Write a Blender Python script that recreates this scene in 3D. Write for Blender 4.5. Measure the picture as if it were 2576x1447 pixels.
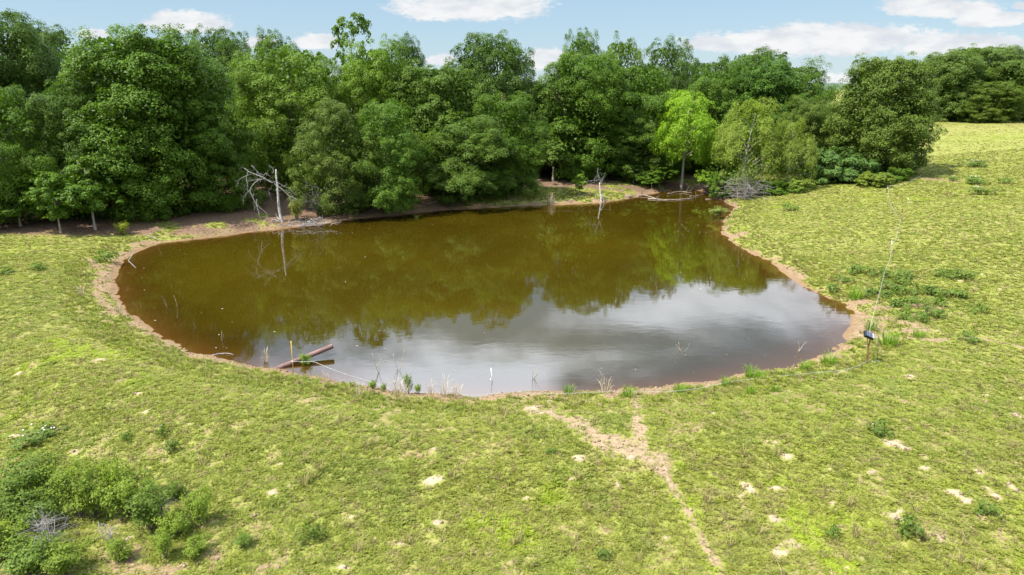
import bpy, math, random
import numpy as np
from mathutils import Vector

# ------------------------------------------------------------------ camera, sky, sun, exposure
SC = bpy.context.scene
COL = SC.collection
for _o in list(bpy.data.objects):
    bpy.data.objects.remove(_o)
W2, H2 = 2576.0, 1447.0                    # picture units used for measuring the photograph
FPX = 1820.0 / 2734.0 * W2                 # focal length in those units
CAM_H = 9.0
PITCH = math.radians(16.2)
cam_d = bpy.data.cameras.new('camera')
cam_d.sensor_width = 36.0
cam_d.lens = 36.0 * FPX / W2
cam_d.clip_start = 0.1
cam_d.clip_end = 9000.0
cam = bpy.data.objects.new('camera', cam_d)
COL.objects.link(cam)
cam.location = (0, 0, CAM_H)
cam.rotation_euler = (math.pi / 2 - PITCH, 0, 0)
SC.camera = cam

SUN_DIR = Vector((-0.50, -0.22, 0.84)).normalized()
SUN_EL = math.asin(SUN_DIR.z)
SUN_AZ = math.atan2(SUN_DIR.x, SUN_DIR.y)
sun_d = bpy.data.lights.new('sun', 'SUN')
sun_d.energy = 4.8
sun_d.angle = math.radians(0.6)
sun_d.color = (1.0, 0.95, 0.87)
sun = bpy.data.objects.new('sun', sun_d)
COL.objects.link(sun)
sun.location = (-30, -10, 60)
sun.rotation_euler = SUN_DIR.to_track_quat('Z', 'Y').to_euler()

SC.view_settings.view_transform = 'Standard'
SC.view_settings.look = 'None'
SC.view_settings.gamma = 1.0
SC.view_settings.exposure = 1.25
SC.view_settings.use_curve_mapping = False
SC.render.engine = 'CYCLES'
SC.cycles.max_bounces = 6
SC.cycles.diffuse_bounces = 3
SC.cycles.glossy_bounces = 3
SC.cycles.transmission_bounces = 3
SC.cycles.transparent_max_bounces = 8
SC.cycles.caustics_reflective = False
SC.cycles.caustics_refractive = False
SC.cycles.use_denoising = True

def ray(px, py):
    """direction of the sight line through a point of the photograph (2576 x 1447 units)"""
    cx, cy = (px - W2 / 2) / FPX, (H2 / 2 - py) / FPX
    c, s = math.cos(PITCH), math.sin(PITCH)
    return (cx, c + cy * s, -s + cy * c)

class NT:
    """small helper for node trees"""
    def __init__(self, tree):
        self.t = tree
    def n(self, typ, **kw):
        nd = self.t.nodes.new(typ)
        for k, v in kw.items():
            if k == 'inp':
                for kk, vv in v.items():
                    self.set(nd, kk, vv)
            else:
                setattr(nd, k, v)
        return nd
    def set(self, nd, key, v):
        sock = nd.inputs[key]
        if isinstance(v, bpy.types.NodeSocket):
            self.t.links.new(v, sock)
        else:
            if hasattr(sock.default_value, '__len__') and isinstance(v, (tuple, list)) and len(v) == 3 and len(sock.default_value) == 4:
                v = (*v, 1.0)
            sock.default_value = v
    def math(self, op, a, b=None, c=None, clamp=False):
        nd = self.n('ShaderNodeMath', operation=op)
        nd.use_clamp = clamp
        self.set(nd, 0, a)
        if b is not None: self.set(nd, 1, b)
        if c is not None: self.set(nd, 2, c)
        return nd.outputs[0]
    def mix(self, f, a, b, blend='MIX'):
        nd = self.n('ShaderNodeMix', data_type='RGBA', blend_type=blend)
        self.set(nd, 0, f); self.set(nd, 6, a); self.set(nd, 7, b)
        return nd.outputs[2]
    def ramp(self, f, lo, hi, smooth=True):
        nd = self.n('ShaderNodeMapRange', interpolation_type='SMOOTHSTEP' if smooth else 'LINEAR')
        self.set(nd, 0, f); self.set(nd, 1, lo); self.set(nd, 2, hi); self.set(nd, 3, 0.0); self.set(nd, 4, 1.0)
        return nd.outputs[0]
    def noise(self, vec, scale, detail=3.0, rough=0.55, dist=0.0):
        nd = self.n('ShaderNodeTexNoise')
        if vec is not None: self.set(nd, 'Vector', vec)
        self.set(nd, 'Scale', scale); self.set(nd, 'Detail', detail); self.set(nd, 'Roughness', rough); self.set(nd, 'Distortion', dist)
        return nd.outputs['Fac']
    def link(self, a, b):
        self.t.links.new(a, b)

world = bpy.data.worlds.new('World')
SC.world = world
world.use_nodes = True
world.node_tree.nodes.clear()
wn = NT(world.node_tree)
SKY_STRENGTH = 0.10
sky = wn.n('ShaderNodeTexSky', sky_type='NISHITA')
sky.sun_disc = False
sky.sun_elevation = SUN_EL
sky.sun_rotation = SUN_AZ
sky.air_density = 1.25
sky.dust_density = 0.05
sky.ozone_density = 2.2
sky.altitude = 200.0
tc = wn.n('ShaderNodeTexCoord').outputs['Generated']
sep = wn.n('ShaderNodeSeparateXYZ', inp={0: tc})
DX, DY, DZ = sep.outputs
ysafe = wn.math('MAXIMUM', DY, 0.02)
U_ = wn.math('DIVIDE', DX, ysafe)
V_ = wn.math('DIVIDE', DZ, ysafe)
uv = wn.n('ShaderNodeCombineXYZ', inp={0: U_, 1: wn.math('MULTIPLY', V_, 2.6), 2: 0.0}).outputs[0]
nA = wn.noise(uv, 9.0, 6.0, 0.58)
nB = wn.noise(uv, 34.0, 4.0, 0.6)
nB2 = wn.noise(uv, 95.0, 3.0, 0.6)
edge0 = wn.math('MULTIPLY', wn.math('SUBTRACT', nB2, 0.5), 0.7)
edge = wn.math('ADD', edge0, wn.math('ADD', wn.math('MULTIPLY', wn.math('SUBTRACT', nA, 0.5), 1.5), wn.math('MULTIPLY', wn.math('SUBTRACT', nB, 0.5), 0.9)))
# the cumulus low over the wood: centre x, centre y, half width, height above the flat base, depth below
CLOUDS = [(478, 66, 128, 44, 22), (1195, 26, 215, 60, 30), (1905, 112, 190, 40, 26), (2110, 104, 300, 50, 40), (2420, 118, 260, 36, 24),
          (2370, 26, 170, 40, 20), (2505, 52, 115, 26, 18), (1370, 152, 58, 34, 26), (2105, 202, 60, 20, 14), (795, 112, 62, 24, 16),
          (655, 112, 44, 22, 12), (235, 88, 40, 16, 10), (1112, 152, 40, 20, 12), (2600, 18, 60, 14, 8)]
cl = None
shade = None
for (px, py, hw, up, dn) in CLOUDS:
    r0 = ray(px, py); u0, v0 = r0[0] / r0[1], r0[2] / r0[1]
    k = 1.0 / FPX
    du = wn.math('DIVIDE', wn.math('SUBTRACT', U_, u0), hw * k)
    dv = wn.math('SUBTRACT', V_, v0)
    dvp = wn.math('DIVIDE', wn.math('MAXIMUM', dv, 0.0), up * k)
    dvn = wn.math('DIVIDE', wn.math('MINIMUM', dv, 0.0), dn * k)
    q = wn.math('ADD', wn.math('MULTIPLY', du, du), wn.math('ADD', wn.math('MULTIPLY', dvp, dvp), wn.math('MULTIPLY', dvn, dvn)))
    m = wn.math('SUBTRACT', 1.0, wn.math('SQRT', q))
    cl = m if cl is None else wn.math('MAXIMUM', cl, m)
mask1 = wn.ramp(wn.math('ADD', wn.math('MULTIPLY', cl, 1.2), edge), 0.02, 0.46)
# the cumulus field overhead that the pond mirrors, on a flat layer
zz = wn.math('ADD', wn.math('MAXIMUM', DZ, 0.0), 0.06)
pl = wn.n('ShaderNodeCombineXYZ', inp={0: wn.math('DIVIDE', DX, zz), 1: wn.math('DIVIDE', DY, zz), 2: 3.7}).outputs[0]
nC = wn.noise(pl, 0.85, 7.0, 0.56, 0.3)
mask2 = wn.math('MULTIPLY', wn.ramp(nC, 0.44, 0.60), wn.ramp(DZ, 0.12, 0.20))
mask = wn.math('MAXIMUM', mask1, mask2)
nD = wn.noise(uv, 15.0, 5.0, 0.6)
tone = wn.ramp(nD, 0.30, 0.62)
CW = 0.375 / SKY_STRENGTH
ccol = wn.mix(tone, (CW * 0.80, CW * 0.85, CW * 0.92), (CW * 1.04, CW * 1.05, CW * 1.06))
ccol2 = wn.mix(wn.ramp(DZ, 0.10, 0.5), ccol, (CW * 3.7, CW * 4.1, CW * 4.8))
blue = wn.mix(0.84, sky.outputs[0], wn.mix(wn.ramp(DZ, 0.0, 0.22), (1.62, 2.36, 3.05), (1.38, 2.12, 3.00)))
skyc = wn.mix(mask, blue, ccol2)
bg = wn.n('ShaderNodeBackground', inp={'Color': skyc, 'Strength': SKY_STRENGTH})
wo = wn.n('ShaderNodeOutputWorld')
wn.link(bg.outputs[0], wo.inputs[0])

# ------------------------------------------------------------------ helpers
rng = np.random.default_rng(7)
random.seed(7)

def lattice(ix, iy, seed):
    h = (ix.astype(np.int64) * 374761393 + iy.astype(np.int64) * 668265263 + seed * 982451653) & 0x7fffffff
    h = ((h ^ (h >> 13)) * 1274126177) & 0x7fffffff
    h = h ^ (h >> 16)
    return (h & 0xffff) / 65535.0

def vnoise(x, y, seed=0):
    xi, yi = np.floor(x), np.floor(y)
    fx, fy = x - xi, y - yi
    fx = fx * fx * (3 - 2 * fx); fy = fy * fy * (3 - 2 * fy)
    a = lattice(xi, yi, seed); b = lattice(xi + 1, yi, seed); c = lattice(xi, yi + 1, seed); d = lattice(xi + 1, yi + 1, seed)
    return (a * (1 - fx) + b * fx) * (1 - fy) + (c * (1 - fx) + d * fx) * fy

def fbm(x, y, seed=0, octv=4):
    s, a, t = 0.0, 0.5, 0.0
    for k in range(octv):
        s = s + a * vnoise(x * 2 ** k + 13.7 * k, y * 2 ** k - 7.1 * k, seed + k)
        t += a; a *= 0.5
    return s / t

def sstep(a, b, x):
    t = np.clip((x - a) / (b - a), 0, 1)
    return t * t * (3 - 2 * t)

def mesh_arrays(name, verts, faces, smooth=False):
    """mesh from an (n,3) array and an (m,k) array of equal-sided faces"""
    verts = np.asarray(verts, dtype=np.float32); faces = np.asarray(faces, dtype=np.int32)
    m = bpy.data.meshes.new(name)
    n, k = faces.shape
    m.vertices.add(len(verts)); m.vertices.foreach_set('co', verts.ravel())
    m.loops.add(n * k); m.loops.foreach_set('vertex_index', faces.ravel())
    m.polygons.add(n)
    m.polygons.foreach_set('loop_start', np.arange(0, n * k, k, dtype=np.int32))
    try:
        m.polygons.foreach_set('loop_total', np.full(n, k, dtype=np.int32))
    except Exception:
        pass
    if smooth:
        m.polygons.foreach_set('use_smooth', np.ones(n, dtype=bool))
    m.update(calc_edges=True)
    m.validate()
    return m

def attr(m, name, vals, typ='FLOAT', dom='POINT'):
    a = m.attributes.new(name, typ, dom)
    key = {'FLOAT': 'value', 'INT': 'value', 'FLOAT_VECTOR': 'vector', 'FLOAT_COLOR': 'color'}[typ]
    a.data.foreach_set(key, np.ascontiguousarray(vals, dtype=np.int32 if typ == 'INT' else np.float32).ravel())

def link(o, parent=None):
    COL.objects.link(o)
    if parent is not None:
        o.parent = parent
    return o

def tag(o, label=None, cat=None, group=None, kind=None):
    if label: o['label'] = label
    if cat: o['category'] = cat
    if group: o['group'] = group
    if kind: o['kind'] = kind
    return o

def empty(name, loc, rz=0.0):
    o = bpy.data.objects.new(name, None)
    o.empty_display_size = 0.3
    o.location = loc; o.rotation_euler = (0, 0, rz)
    return link(o)

def part(name, mesh, mat, parent):
    o = bpy.data.objects.new(name, mesh)
    if mat is not None and len(mesh.materials) == 0:
        mesh.materials.append(mat)
    return link(o, parent)

class Tubes:
    """collects tapered tubes, boxes and blades into one mesh"""
    def __init__(self):
        self.v, self.f, self.n = [], [], 0
    def add(self, v, f):
        self.v.append(np.asarray(v, float)); self.f.append(np.asarray(f, int) + self.n); self.n += len(v)
    def tube(self, pts, radii, sides=6, cap=True, wob=0.0):
        P = np.asarray(pts, float); R = np.asarray(radii, float)
        T = np.gradient(P, axis=0); T /= np.linalg.norm(T, axis=1)[:, None] + 1e-9
        ref = np.array([0.31, 0.87, 0.38])
        if abs(T[0] @ ref) > 0.9: ref = np.array([0.9, -0.3, 0.2])
        A = np.cross(T, ref); A /= np.linalg.norm(A, axis=1)[:, None] + 1e-9
        B = np.cross(T, A)
        th = np.arange(sides) * 2 * np.pi / sides
        rr = R[:, None] * (1 + wob * (rng.random((len(P), sides)) - 0.5))
        V = P[:, None, :] + rr[..., None] * (np.cos(th)[None, :, None] * A[:, None, :] + np.sin(th)[None, :, None] * B[:, None, :])
        n = len(P); V = V.reshape(-1, 3)
        F = []
        for i in range(n - 1):
            for j in range(sides):
                k = (j + 1) % sides
                F.append((i * sides + j, i * sides + k, (i + 1) * sides + k, (i + 1) * sides + j))
        if cap:
            V = np.vstack([V, P[0], P[-1]])
            for j in range(sides):
                k = (j + 1) % sides
                F.append((len(V) - 2, k, j, j)); F.append((len(V) - 1, (n - 1) * sides + j, (n - 1) * sides + k, (n - 1) * sides + k))
        self.add(V, F)
    def box(self, c, size, R=None):
        s = np.array([[x, y, z] for x in (-.5, .5) for y in (-.5, .5) for z in (-.5, .5)]) * np.array(size)
        if R is not None: s = s @ np.asarray(R).T
        self.add(s + np.array(c), [(0, 1, 3, 2), (4, 6, 7, 5), (0, 4, 5, 1), (2, 3, 7, 6), (0, 2, 6, 4), (1, 5, 7, 3)])
    def mesh(self, name, smooth=True):
        V = np.vstack(self.v); F = np.vstack(self.f)
        m = bpy.data.meshes.new(name)
        fl = [tuple(dict.fromkeys(map(int, q))) for q in F]
        m.from_pydata([tuple(map(float, q)) for q in V], [], fl)
        if smooth:
            m.polygons.foreach_set('use_smooth', np.ones(len(m.polygons), dtype=bool))
        m.update()
        return m

def curve_pts(ctrl, n):
    """smooth line through control points"""
    C = np.asarray(ctrl, float)
    if len(C) == 2:
        t = np.linspace(0, 1, n)[:, None]
        return C[0] * (1 - t) + C[1] * t
    P = np.vstack([2 * C[0] - C[1], C, 2 * C[-1] - C[-2]])
    out = []
    ts = np.linspace(0, len(C) - 1 - 1e-6, n)
    for t in ts:
        i = int(t); f = t - i
        p0, p1, p2, p3 = P[i], P[i + 1], P[i + 2], P[i + 3]
        out.append(0.5 * ((2 * p1) + (-p0 + p2) * f + (2 * p0 - 5 * p1 + 4 * p2 - p3) * f ** 2 + (-p0 + 3 * p1 - 3 * p2 + p3) * f ** 3))
    return np.array(out)

# ------------------------------------------------------------------ the shape of the land
SHORE_PX = [(322, 648), (300, 668), (287, 702), (297, 748), (340, 802), (420, 852), (520, 893), (600, 914), (660, 928), (740, 940), (830, 955), (920, 974),
            (1040, 990), (1180, 996), (1300, 990), (1400, 988), (1500, 984), (1650, 974), (1780, 962), (1900, 938), (2000, 917), (2070, 892), (2120, 862), (2141, 822),
            (2141, 790), (2115, 765), (2060, 740), (2010, 712), (1980, 692), (1940, 662), (1880, 632), (1830, 602), (1816, 576), (1830, 546), (1846, 522), (1805, 503),
            (1785, 488), (1745, 478), (1700, 479), (1640, 487), (1600, 496), (1540, 506), (1500, 511), (1440, 513), (1380, 516), (1300, 519), (1200, 524), (1100, 530),
            (1000, 541), (900, 550), (850, 556), (780, 567), (700, 577), (640, 583), (560, 594), (480, 603), (400, 614), (350, 630)]
def on_plane(px, py, z=0.0):
    d = ray(px, py)
    t = (z - CAM_H) / d[2]
    return np.array([d[0] * t, d[1] * t, z])
_sh = np.array([on_plane(*p)[:2] for p in SHORE_PX])
_sh = curve_pts(np.vstack([_sh, _sh[:1]]), 170)[:-1, :2]

def sdf(x, y):
    """distance to the waterline, negative inside the pond"""
    x = np.asarray(x, float); y = np.asarray(y, float)
    shp = x.shape; x = x.ravel(); y = y.ravel()
    best = np.full(x.shape, 1e18); inside = np.zeros(x.shape, bool)
    n = len(_sh)
    for i in range(n):
        ax, ay = _sh[i]; bx, by = _sh[(i + 1) % n]
        ex, ey = bx - ax, by - ay
        t = np.clip(((x - ax) * ex + (y - ay) * ey) / (ex * ex + ey * ey + 1e-12), 0, 1)
        dx, dy = x - ax - t * ex, y - ay - t * ey
        np.minimum(best, dx * dx + dy * dy, out=best)
        c = ((ay > y) != (by > y)) & (x < (bx - ax) * (y - ay) / (by - ay + 1e-12) + ax)
        inside ^= c
    d = np.sqrt(best)
    return np.where(inside, -d, d).reshape(shp)

def base_height(x, y, d=None):
    x = np.asarray(x, float); y = np.asarray(y, float)
    if d is None: d = sdf(x, y)
    d = d + 0.5 * (fbm(x * 0.9, y * 0.9, 3, 3) - 0.5)
    do = np.maximum(d, 0)
    wn_ = sstep(27, 19, y)                      # camera side: the dam
    wr = sstep(6, 26, x) * sstep(14, 34, y)     # right hand pasture
    wb = sstep(38, 52, y) * (1 - wr)            # the wood
    z = 0.34 * (1 - np.exp(-do / 1.1)) + 0.12 * (1 - np.exp(-do / 5))
    z = z + wn_ * (0.22 * np.exp(-((do - 3.2) / 2.0) ** 2) * sstep(14, 4, x) - 2.4 * (1 - np.exp(-np.maximum(do - 5, 0) / 26)))
    z = z + wr * 8.0 * (1 - np.exp(-np.maximum(do - 1.5, 0) / 92)) + wb * 2.2 * (1 - np.exp(-do / 45))
    z = z + sstep(1, 9, do) * (0.5 * (fbm(x * 0.07, y * 0.07, 11, 3) - 0.5) + 0.10 * (fbm(x * 0.6, y * 0.6, 21, 3) - 0.5))
    zi = -np.minimum(1.6, (0.10 - 0.06 * sstep(2, 14, x) * sstep(34, 24, y)) * np.maximum(-d, 0) + 0.01 * np.maximum(-d, 0) ** 2)
    return np.where(d < 0, zi, z)

def G(px, py, dz=0.0):
    """the point of the land seen at a place of the photograph (dz metres above the soil)"""
    d = ray(px, py)
    z = 0.3
    for _ in range(14):
        t = (z + dz - CAM_H) / d[2]
        z = 0.5 * z + 0.5 * float(base_height(np.array([d[0] * t]), np.array([d[1] * t]))[0])
    t = (z + dz - CAM_H) / d[2]
    return np.array([d[0] * t, d[1] * t, z + dz])

def at_depth(px, py, Y):
    d = ray(px, py); t = Y / d[1]
    return np.array([d[0] * t, Y, CAM_H + d[2] * t])

TRAILS = [([(1335, 1028), (1400, 1045), (1480, 1078), (1570, 1125), (1650, 1160)], 0.42), ([(1600, 985), (1600, 1040), (1608, 1100), (1650, 1160)], 0.20),
          ([(1650, 1160), (1690, 1225), (1740, 1310), (1800, 1420), (1820, 1460)], 0.15), ([(2150, 845), (2250, 850), (2340, 855)], 0.35),
          ([(2170, 800), (2260, 805), (2330, 830)], 0.35), ([(2340, 855), (2460, 850), (2600, 880)], 0.14), ([(1500, 1115), (1580, 1130), (1650, 1160)], 0.14),
          ([(225, 650), (262, 690), (245, 740), (290, 790)], 0.30), ([(2290, 448), (2340, 450), (2400, 455)], 0.8)]
TRAILS = [(np.array([G(*p)[:2] for p in pts]), w) for pts, w in TRAILS]
MOUNDS_PX = [(1077, 1215, 26), (1020, 1200, 10), (1190, 1103, 9), (1092, 1134, 16), (1087, 1160, 9), (235, 908, 18), (195, 1137, 16), (262, 1105, 12), (346, 992, 10), (360, 1040, 10),
             (2092, 1265, 16), (1866, 1220, 14), (1945, 1305, 20), (1952, 1228, 13), (2250, 1115, 24), (2275, 1128, 14), (2250, 1304, 20), (2400, 1241, 18), (2556, 1046, 20), (2466, 1190, 18),
             (2360, 1355, 26), (2325, 1180, 12), (2010, 1432, 26), (1985, 1372, 24), (1966, 1395, 22), (2330, 1148, 10), (2190, 1190, 10), (2540, 1220, 16), (2560, 1235, 14),
             (2505, 1250, 12), (1440, 1245, 8), (1385, 1010, 12), (1340, 1025, 14), (2450, 1165, 10), (1550, 1222, 9), (2220, 975, 12), (2290, 948, 14), (2400, 1010, 9), (2480, 995, 12),
             (2090, 1180, 9), (860, 1430, 14), (700, 1170, 8), (450, 880, 8), (1440, 1205, 8), (1710, 1395, 10), (1560, 1340, 12), (2200, 1435, 14)]
MOUNDS = []
for (a, b, r) in MOUNDS_PX:
    p = G(a, b); s = math.hypot(p[1], CAM_H - p[2]) / FPX * 1.06
    MOUNDS.append((p[0], p[1], r * s * 0.68))
_r = np.random.default_rng(33)
for k in range(330):                     # small unnamed scuffs of bare sand
    y = 9 + 40 * _r.random() ** 1.6; x = (_r.random() * 1.7 - 0.75) * (y + 3)
    MOUNDS.append((x, y, 0.03 + 0.07 * _r.random() ** 1.5))
MOUNDS = np.array(MOUNDS)

def seg_dist(x, y, P):
    best = np.full(x.shape, 1e9)
    for (ax, ay), (bx, by) in zip(P[:-1], P[1:]):
        ex, ey = bx - ax, by - ay
        t = np.clip(((x - ax) * ex + (y - ay) * ey) / (ex * ex + ey * ey + 1e-12), 0, 1)
        best = np.minimum(best, np.hypot(x - ax - t * ex, y - ay - t * ey))
    return best

def litter_mask(x, y, d):
    """dead leaves and bare earth under the wood"""
    edge = 41.0 + 0.0 * x
    w = sstep(-1.5, 2.0, y - (40.2 + 0.36 * np.maximum(x + 26, 0)) + 2.0 * (fbm(x * .35, y * .35, 5, 3) - .5)) * sstep(24, 19, x) 
    far = sstep(64, 72, y) * sstep(30, 24, x - 0.25 * (y - 64))
    return np.maximum(w, far)

LAWN = G(1425, 498)
def masks(x, y, d):
    """cover of grass (0..1), pale sand (0..1), leaf litter (0..1)"""
    n1 = fbm(x * 1.7, y * 1.7, 41, 4); n2 = fbm(x * 0.45, y * 0.45, 47, 4); n3 = fbm(x * 5.0, y * 5.0, 53, 3)
    near = sstep(30, 18, y)
    beach = 0.54 + 2.4 * sstep(12, 19, x) * sstep(31, 24, y)
    bw = beach * np.clip(0.95 + 4.2 * (n2 - 0.5), 0.15, 2.2)
    shore = sstep(1.7, 0.3, d / np.maximum(bw, 0.05) + 2.2 * (n1 - 0.5) + 1.2 * (n3 - 0.5))
    tr = np.zeros_like(x)
    for P, w in TRAILS:
        tr = np.maximum(tr, 0.86 * sstep(1.9, -0.1, seg_dist(x, y, P) / w + 1.5 * (n1 - 0.5) + 1.5 * (n3 - .5)))
    md = np.zeros_like(x)
    for (mx, my, r) in MOUNDS:
        sel = np.abs(x - mx) + np.abs(y - my) < 4 * r + 0.5
        if sel.any():
            q = np.hypot((x[sel] - mx) * 0.8, (y[sel] - my)) / r + 2.0 * (n1[sel] - 0.5) + 2.6 * (n3[sel] - 0.5)
            md[sel] = np.maximum(md[sel], sstep(1.7, 0.1, q))
    lit = litter_mask(x, y, d) * (1 - 0.75 * sstep(0.52, 0.62, n2) * sstep(7, 2, d))
    # the sunny lawn on the far shore right of the middle
    lawn = sstep(1.05, 0.6, np.hypot((x - LAWN[0]) / 12.5, (y - LAWN[1]) / 4.6) + 0.5 * (n1 - .5))
    lit = lit * (1 - lawn)
    thin = sstep(0.60, 0.72, n1 + 0.25 * (n2 - .5)) * (0.45 + 0.35 * near)
    brown = sstep(1.0, 0.4, np.hypot((x + 7.0) / 6.5, (y - 10.6) / 1.9)) + 0.7 * sstep(1.0, 0.4, np.hypot((x + 9.5) / 3.5, (y - 13.0) / 2.0))
    thin = np.maximum(thin, brown * sstep(0.46, 0.60, n1))
    bare = np.maximum.reduce([shore, tr, md, lit * 0.93, thin * 0.7])
    sand = np.maximum(md * 0.85, 0.30 * tr * near)
    return 1 - np.clip(bare, 0, 1), np.clip(sand, 0, 1), np.clip(lit, 0, 1)

def full_height(x, y, d, sand):
    z = base_height(x, y, d)
    wet = sstep(1.7, 0.2, np.abs(d - 0.5))
    z = z + wet * (d > 0) * 0.20 * (fbm(x * 2.2, y * 2.2, 61, 3) - 0.5) + 0.05 * sand * sstep(0.3, 1.0, d)
    return z + 0.05 * (fbm(x * 1.9, y * 1.9, 67, 3) - 0.5) * sstep(0.2, 1.0, d)

def graded(parts_):
    out = []
    for a, b, s in parts_:
        out.append(np.linspace(a, b, max(2, int(round((b - a) / s)) + 1))[:-1])
    out.append(np.array([parts_[-1][1]]))
    return np.concatenate(out)
gx = graded([(-3000, -400, 260), (-400, -90, 30), (-90, -46, 2.0), (-46, -25, 0.45), (-25, 30, 0.15), (30, 52, 0.4), (52, 110, 2.0), (110, 400, 30), (400, 3000, 260)])
gy = graded([(-400, -20, 60), (-20, 7, 2.0), (7, 30, 0.13), (30, 48, 0.26), (48, 72, 0.5), (72, 140, 2.0), (140, 400, 20), (400, 4000, 300)])
GX, GY = np.meshgrid(gx, gy)
fx, fy = GX.ravel(), GY.ravel()
D_ = sdf(fx, fy)
cov, snd, lit = masks(fx, fy, D_)
FZ = full_height(fx, fy, D_, snd)
nx, ny = len(gx), len(gy)
ii = (np.arange(ny - 1)[:, None] * nx + np.arange(nx - 1)[None, :]).ravel()
gm = mesh_arrays('ground', np.stack([fx, fy, FZ], 1), np.stack([ii, ii + 1, ii + nx + 1, ii + nx], 1), smooth=True)
attr(gm, 'cover', cov); attr(gm, 'sand', snd); attr(gm, 'litter', lit); attr(gm, 'shore', D_)
ground = bpy.data.objects.new('ground', gm)
link(ground); tag(ground, 'pasture of short yellow green grass with bare sandy patches round the pond', 'ground', kind='structure')

# ------------------------------------------------------------------ materials
def new_mat(name):
    m = bpy.data.materials.new(name)
    m.use_nodes = True
    m.node_tree.nodes.clear()
    return m, NT(m.node_tree)

def finish(m, nt, shader):
    o = nt.n('ShaderNodeOutputMaterial')
    nt.link(shader, o.inputs[0])
    return m

def simple(name, c1, c2=None, scale=8.0, rough=0.8, bump=0.0, metal=0.0, stretch=None, spec=0.3):
    m, nt = new_mat(name)
    tcn = nt.n('ShaderNodeTexCoord').outputs['Object']
    v = tcn
    if stretch:
        mp = nt.n('ShaderNodeMapping', inp={0: tcn, 3: stretch}); v = mp.outputs[0]
    nf = nt.noise(v, scale, 5.0, 0.6)
    col = nt.mix(nt.ramp(nf, 0.35, 0.65), c1, c2 or c1)
    b = nt.n('ShaderNodeBsdfPrincipled', inp={'Base Color': col, 'Roughness': rough, 'Metallic': metal, 'Specular IOR Level': spec})
    if bump:
        bp = nt.n('ShaderNodeBump', inp={'Strength': bump, 'Distance': 0.02, 'Height': nf})
        nt.link(bp.outputs[0], b.inputs['Normal'])
    return finish(m, nt, b.outputs[0])

# ground
m_ground, nt = new_mat('pasture_soil')
A = lambda s: nt.n('ShaderNodeAttribute', attribute_name=s).outputs['Fac']
pos = nt.n('ShaderNodeNewGeometry').outputs['Position']
n_lo = nt.noise(pos, 0.35, 4.0, 0.6); n_mid = nt.noise(pos, 2.2, 4.0, 0.6); n_hi = nt.noise(pos, 11.0, 4.0, 0.65); n_vhi = nt.noise(pos, 38.0, 2.0, 0.6)
soil = nt.mix(nt.ramp(n_hi, 0.35, 0.68), (0.122, 0.082, 0.046), (0.240, 0.172, 0.098))
soil = nt.mix(nt.math('MULTIPLY', nt.ramp(n_lo, 0.45, 0.6), 0.45), soil, (0.215, 0.145, 0.085))
pale = nt.mix(nt.ramp(n_hi, 0.3, 0.65), (0.262, 0.210, 0.130), (0.350, 0.292, 0.198))
litc = nt.mix(nt.ramp(n_hi, 0.35, 0.66), (0.070, 0.043, 0.027), (0.175, 0.115, 0.075))
turf = nt.mix(nt.ramp(n_hi, 0.38, 0.66), (0.150, 0.164, 0.034), (0.194, 0.207, 0.043))
turf = nt.mix(nt.ramp(n_mid, 0.48, 0.72), turf, (0.225, 0.185, 0.080))
turf = nt.mix(nt.math('MULTIPLY', nt.ramp(n_vhi, 0.52, 0.70), 0.38), turf, (0.120, 0.082, 0.040))
base = nt.mix(A('sand'), soil, pale)
base = nt.mix(A('litter'), base, litc)
covf = nt.ramp(nt.math('ADD', A('cover'), nt.math('MULTIPLY', nt.math('SUBTRACT', n_hi, 0.5), 0.9)), 0.30, 0.62)
colr = nt.mix(covf, base, turf)
# wet, darker earth right at the waterline
wet = nt.ramp(A('shore'), 0.30, -0.05)
colr = nt.mix(wet, colr, (0.165, 0.106, 0.056))
hgt = nt.math('ADD', nt.math('MULTIPLY', n_hi, 0.7), nt.math('MULTIPLY', n_vhi, 0.35))
bp = nt.n('ShaderNodeBump', inp={'Strength': 0.45, 'Distance': 0.06, 'Height': hgt})
b = nt.n('ShaderNodeBsdfPrincipled', inp={'Base Color': colr, 'Roughness': 0.95, 'Specular IOR Level': 0.1, 'Normal': bp.outputs[0]})
finish(m_ground, nt, b.outputs[0])
gm.materials.append(m_ground)

# pond water: murky body, see-through in the shallows, mirror by Fresnel
m_water, nt = new_mat('pond_water')
pos = nt.n('ShaderNodeNewGeometry').outputs['Position']
mp = nt.n('ShaderNodeMapping', inp={0: pos, 3: (0.8, 1.5, 1.0)}).outputs[0]
w1 = nt.noise(mp, 1.6, 3.0, 0.55); w2 = nt.noise(mp, 7.0, 2.0, 0.5); wl = nt.noise(pos, 0.10, 3.0, 0.6)
# breeze patches make some areas of the pond rougher
gust = nt.ramp(wl, 0.42, 0.62)
hh = nt.math('ADD', nt.math('MULTIPLY', w1, 0.55), nt.math('MULTIPLY', w2, nt.math('ADD', 0.05, nt.math('MULTIPLY', gust, 0.13))))
bp = nt.n('ShaderNodeBump', inp={'Strength': 0.05, 'Distance': 0.05, 'Height': hh})
mur = nt.noise(pos, 0.07, 3.0, 0.5)
dep = nt.n('ShaderNodeAttribute', attribute_name='depth').outputs['Fac']
body = nt.mix(nt.ramp(mur, 0.4, 0.62), (0.031, 0.0212, 0.0014), (0.041, 0.0290, 0.0018))
dif = nt.n('ShaderNodeBsdfDiffuse', inp={'Color': body})
trn = nt.n('ShaderNodeBsdfTransparent', inp={'Color': (0.82, 0.69, 0.43)})
opac = nt.math('SUBTRACT', 1.0, nt.math('POWER', 2.718, nt.math('MULTIPLY', dep, -6.0)))
under = nt.n('ShaderNodeMixShader', inp={0: opac, 1: trn.outputs[0], 2: dif.outputs[0]})
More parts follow.
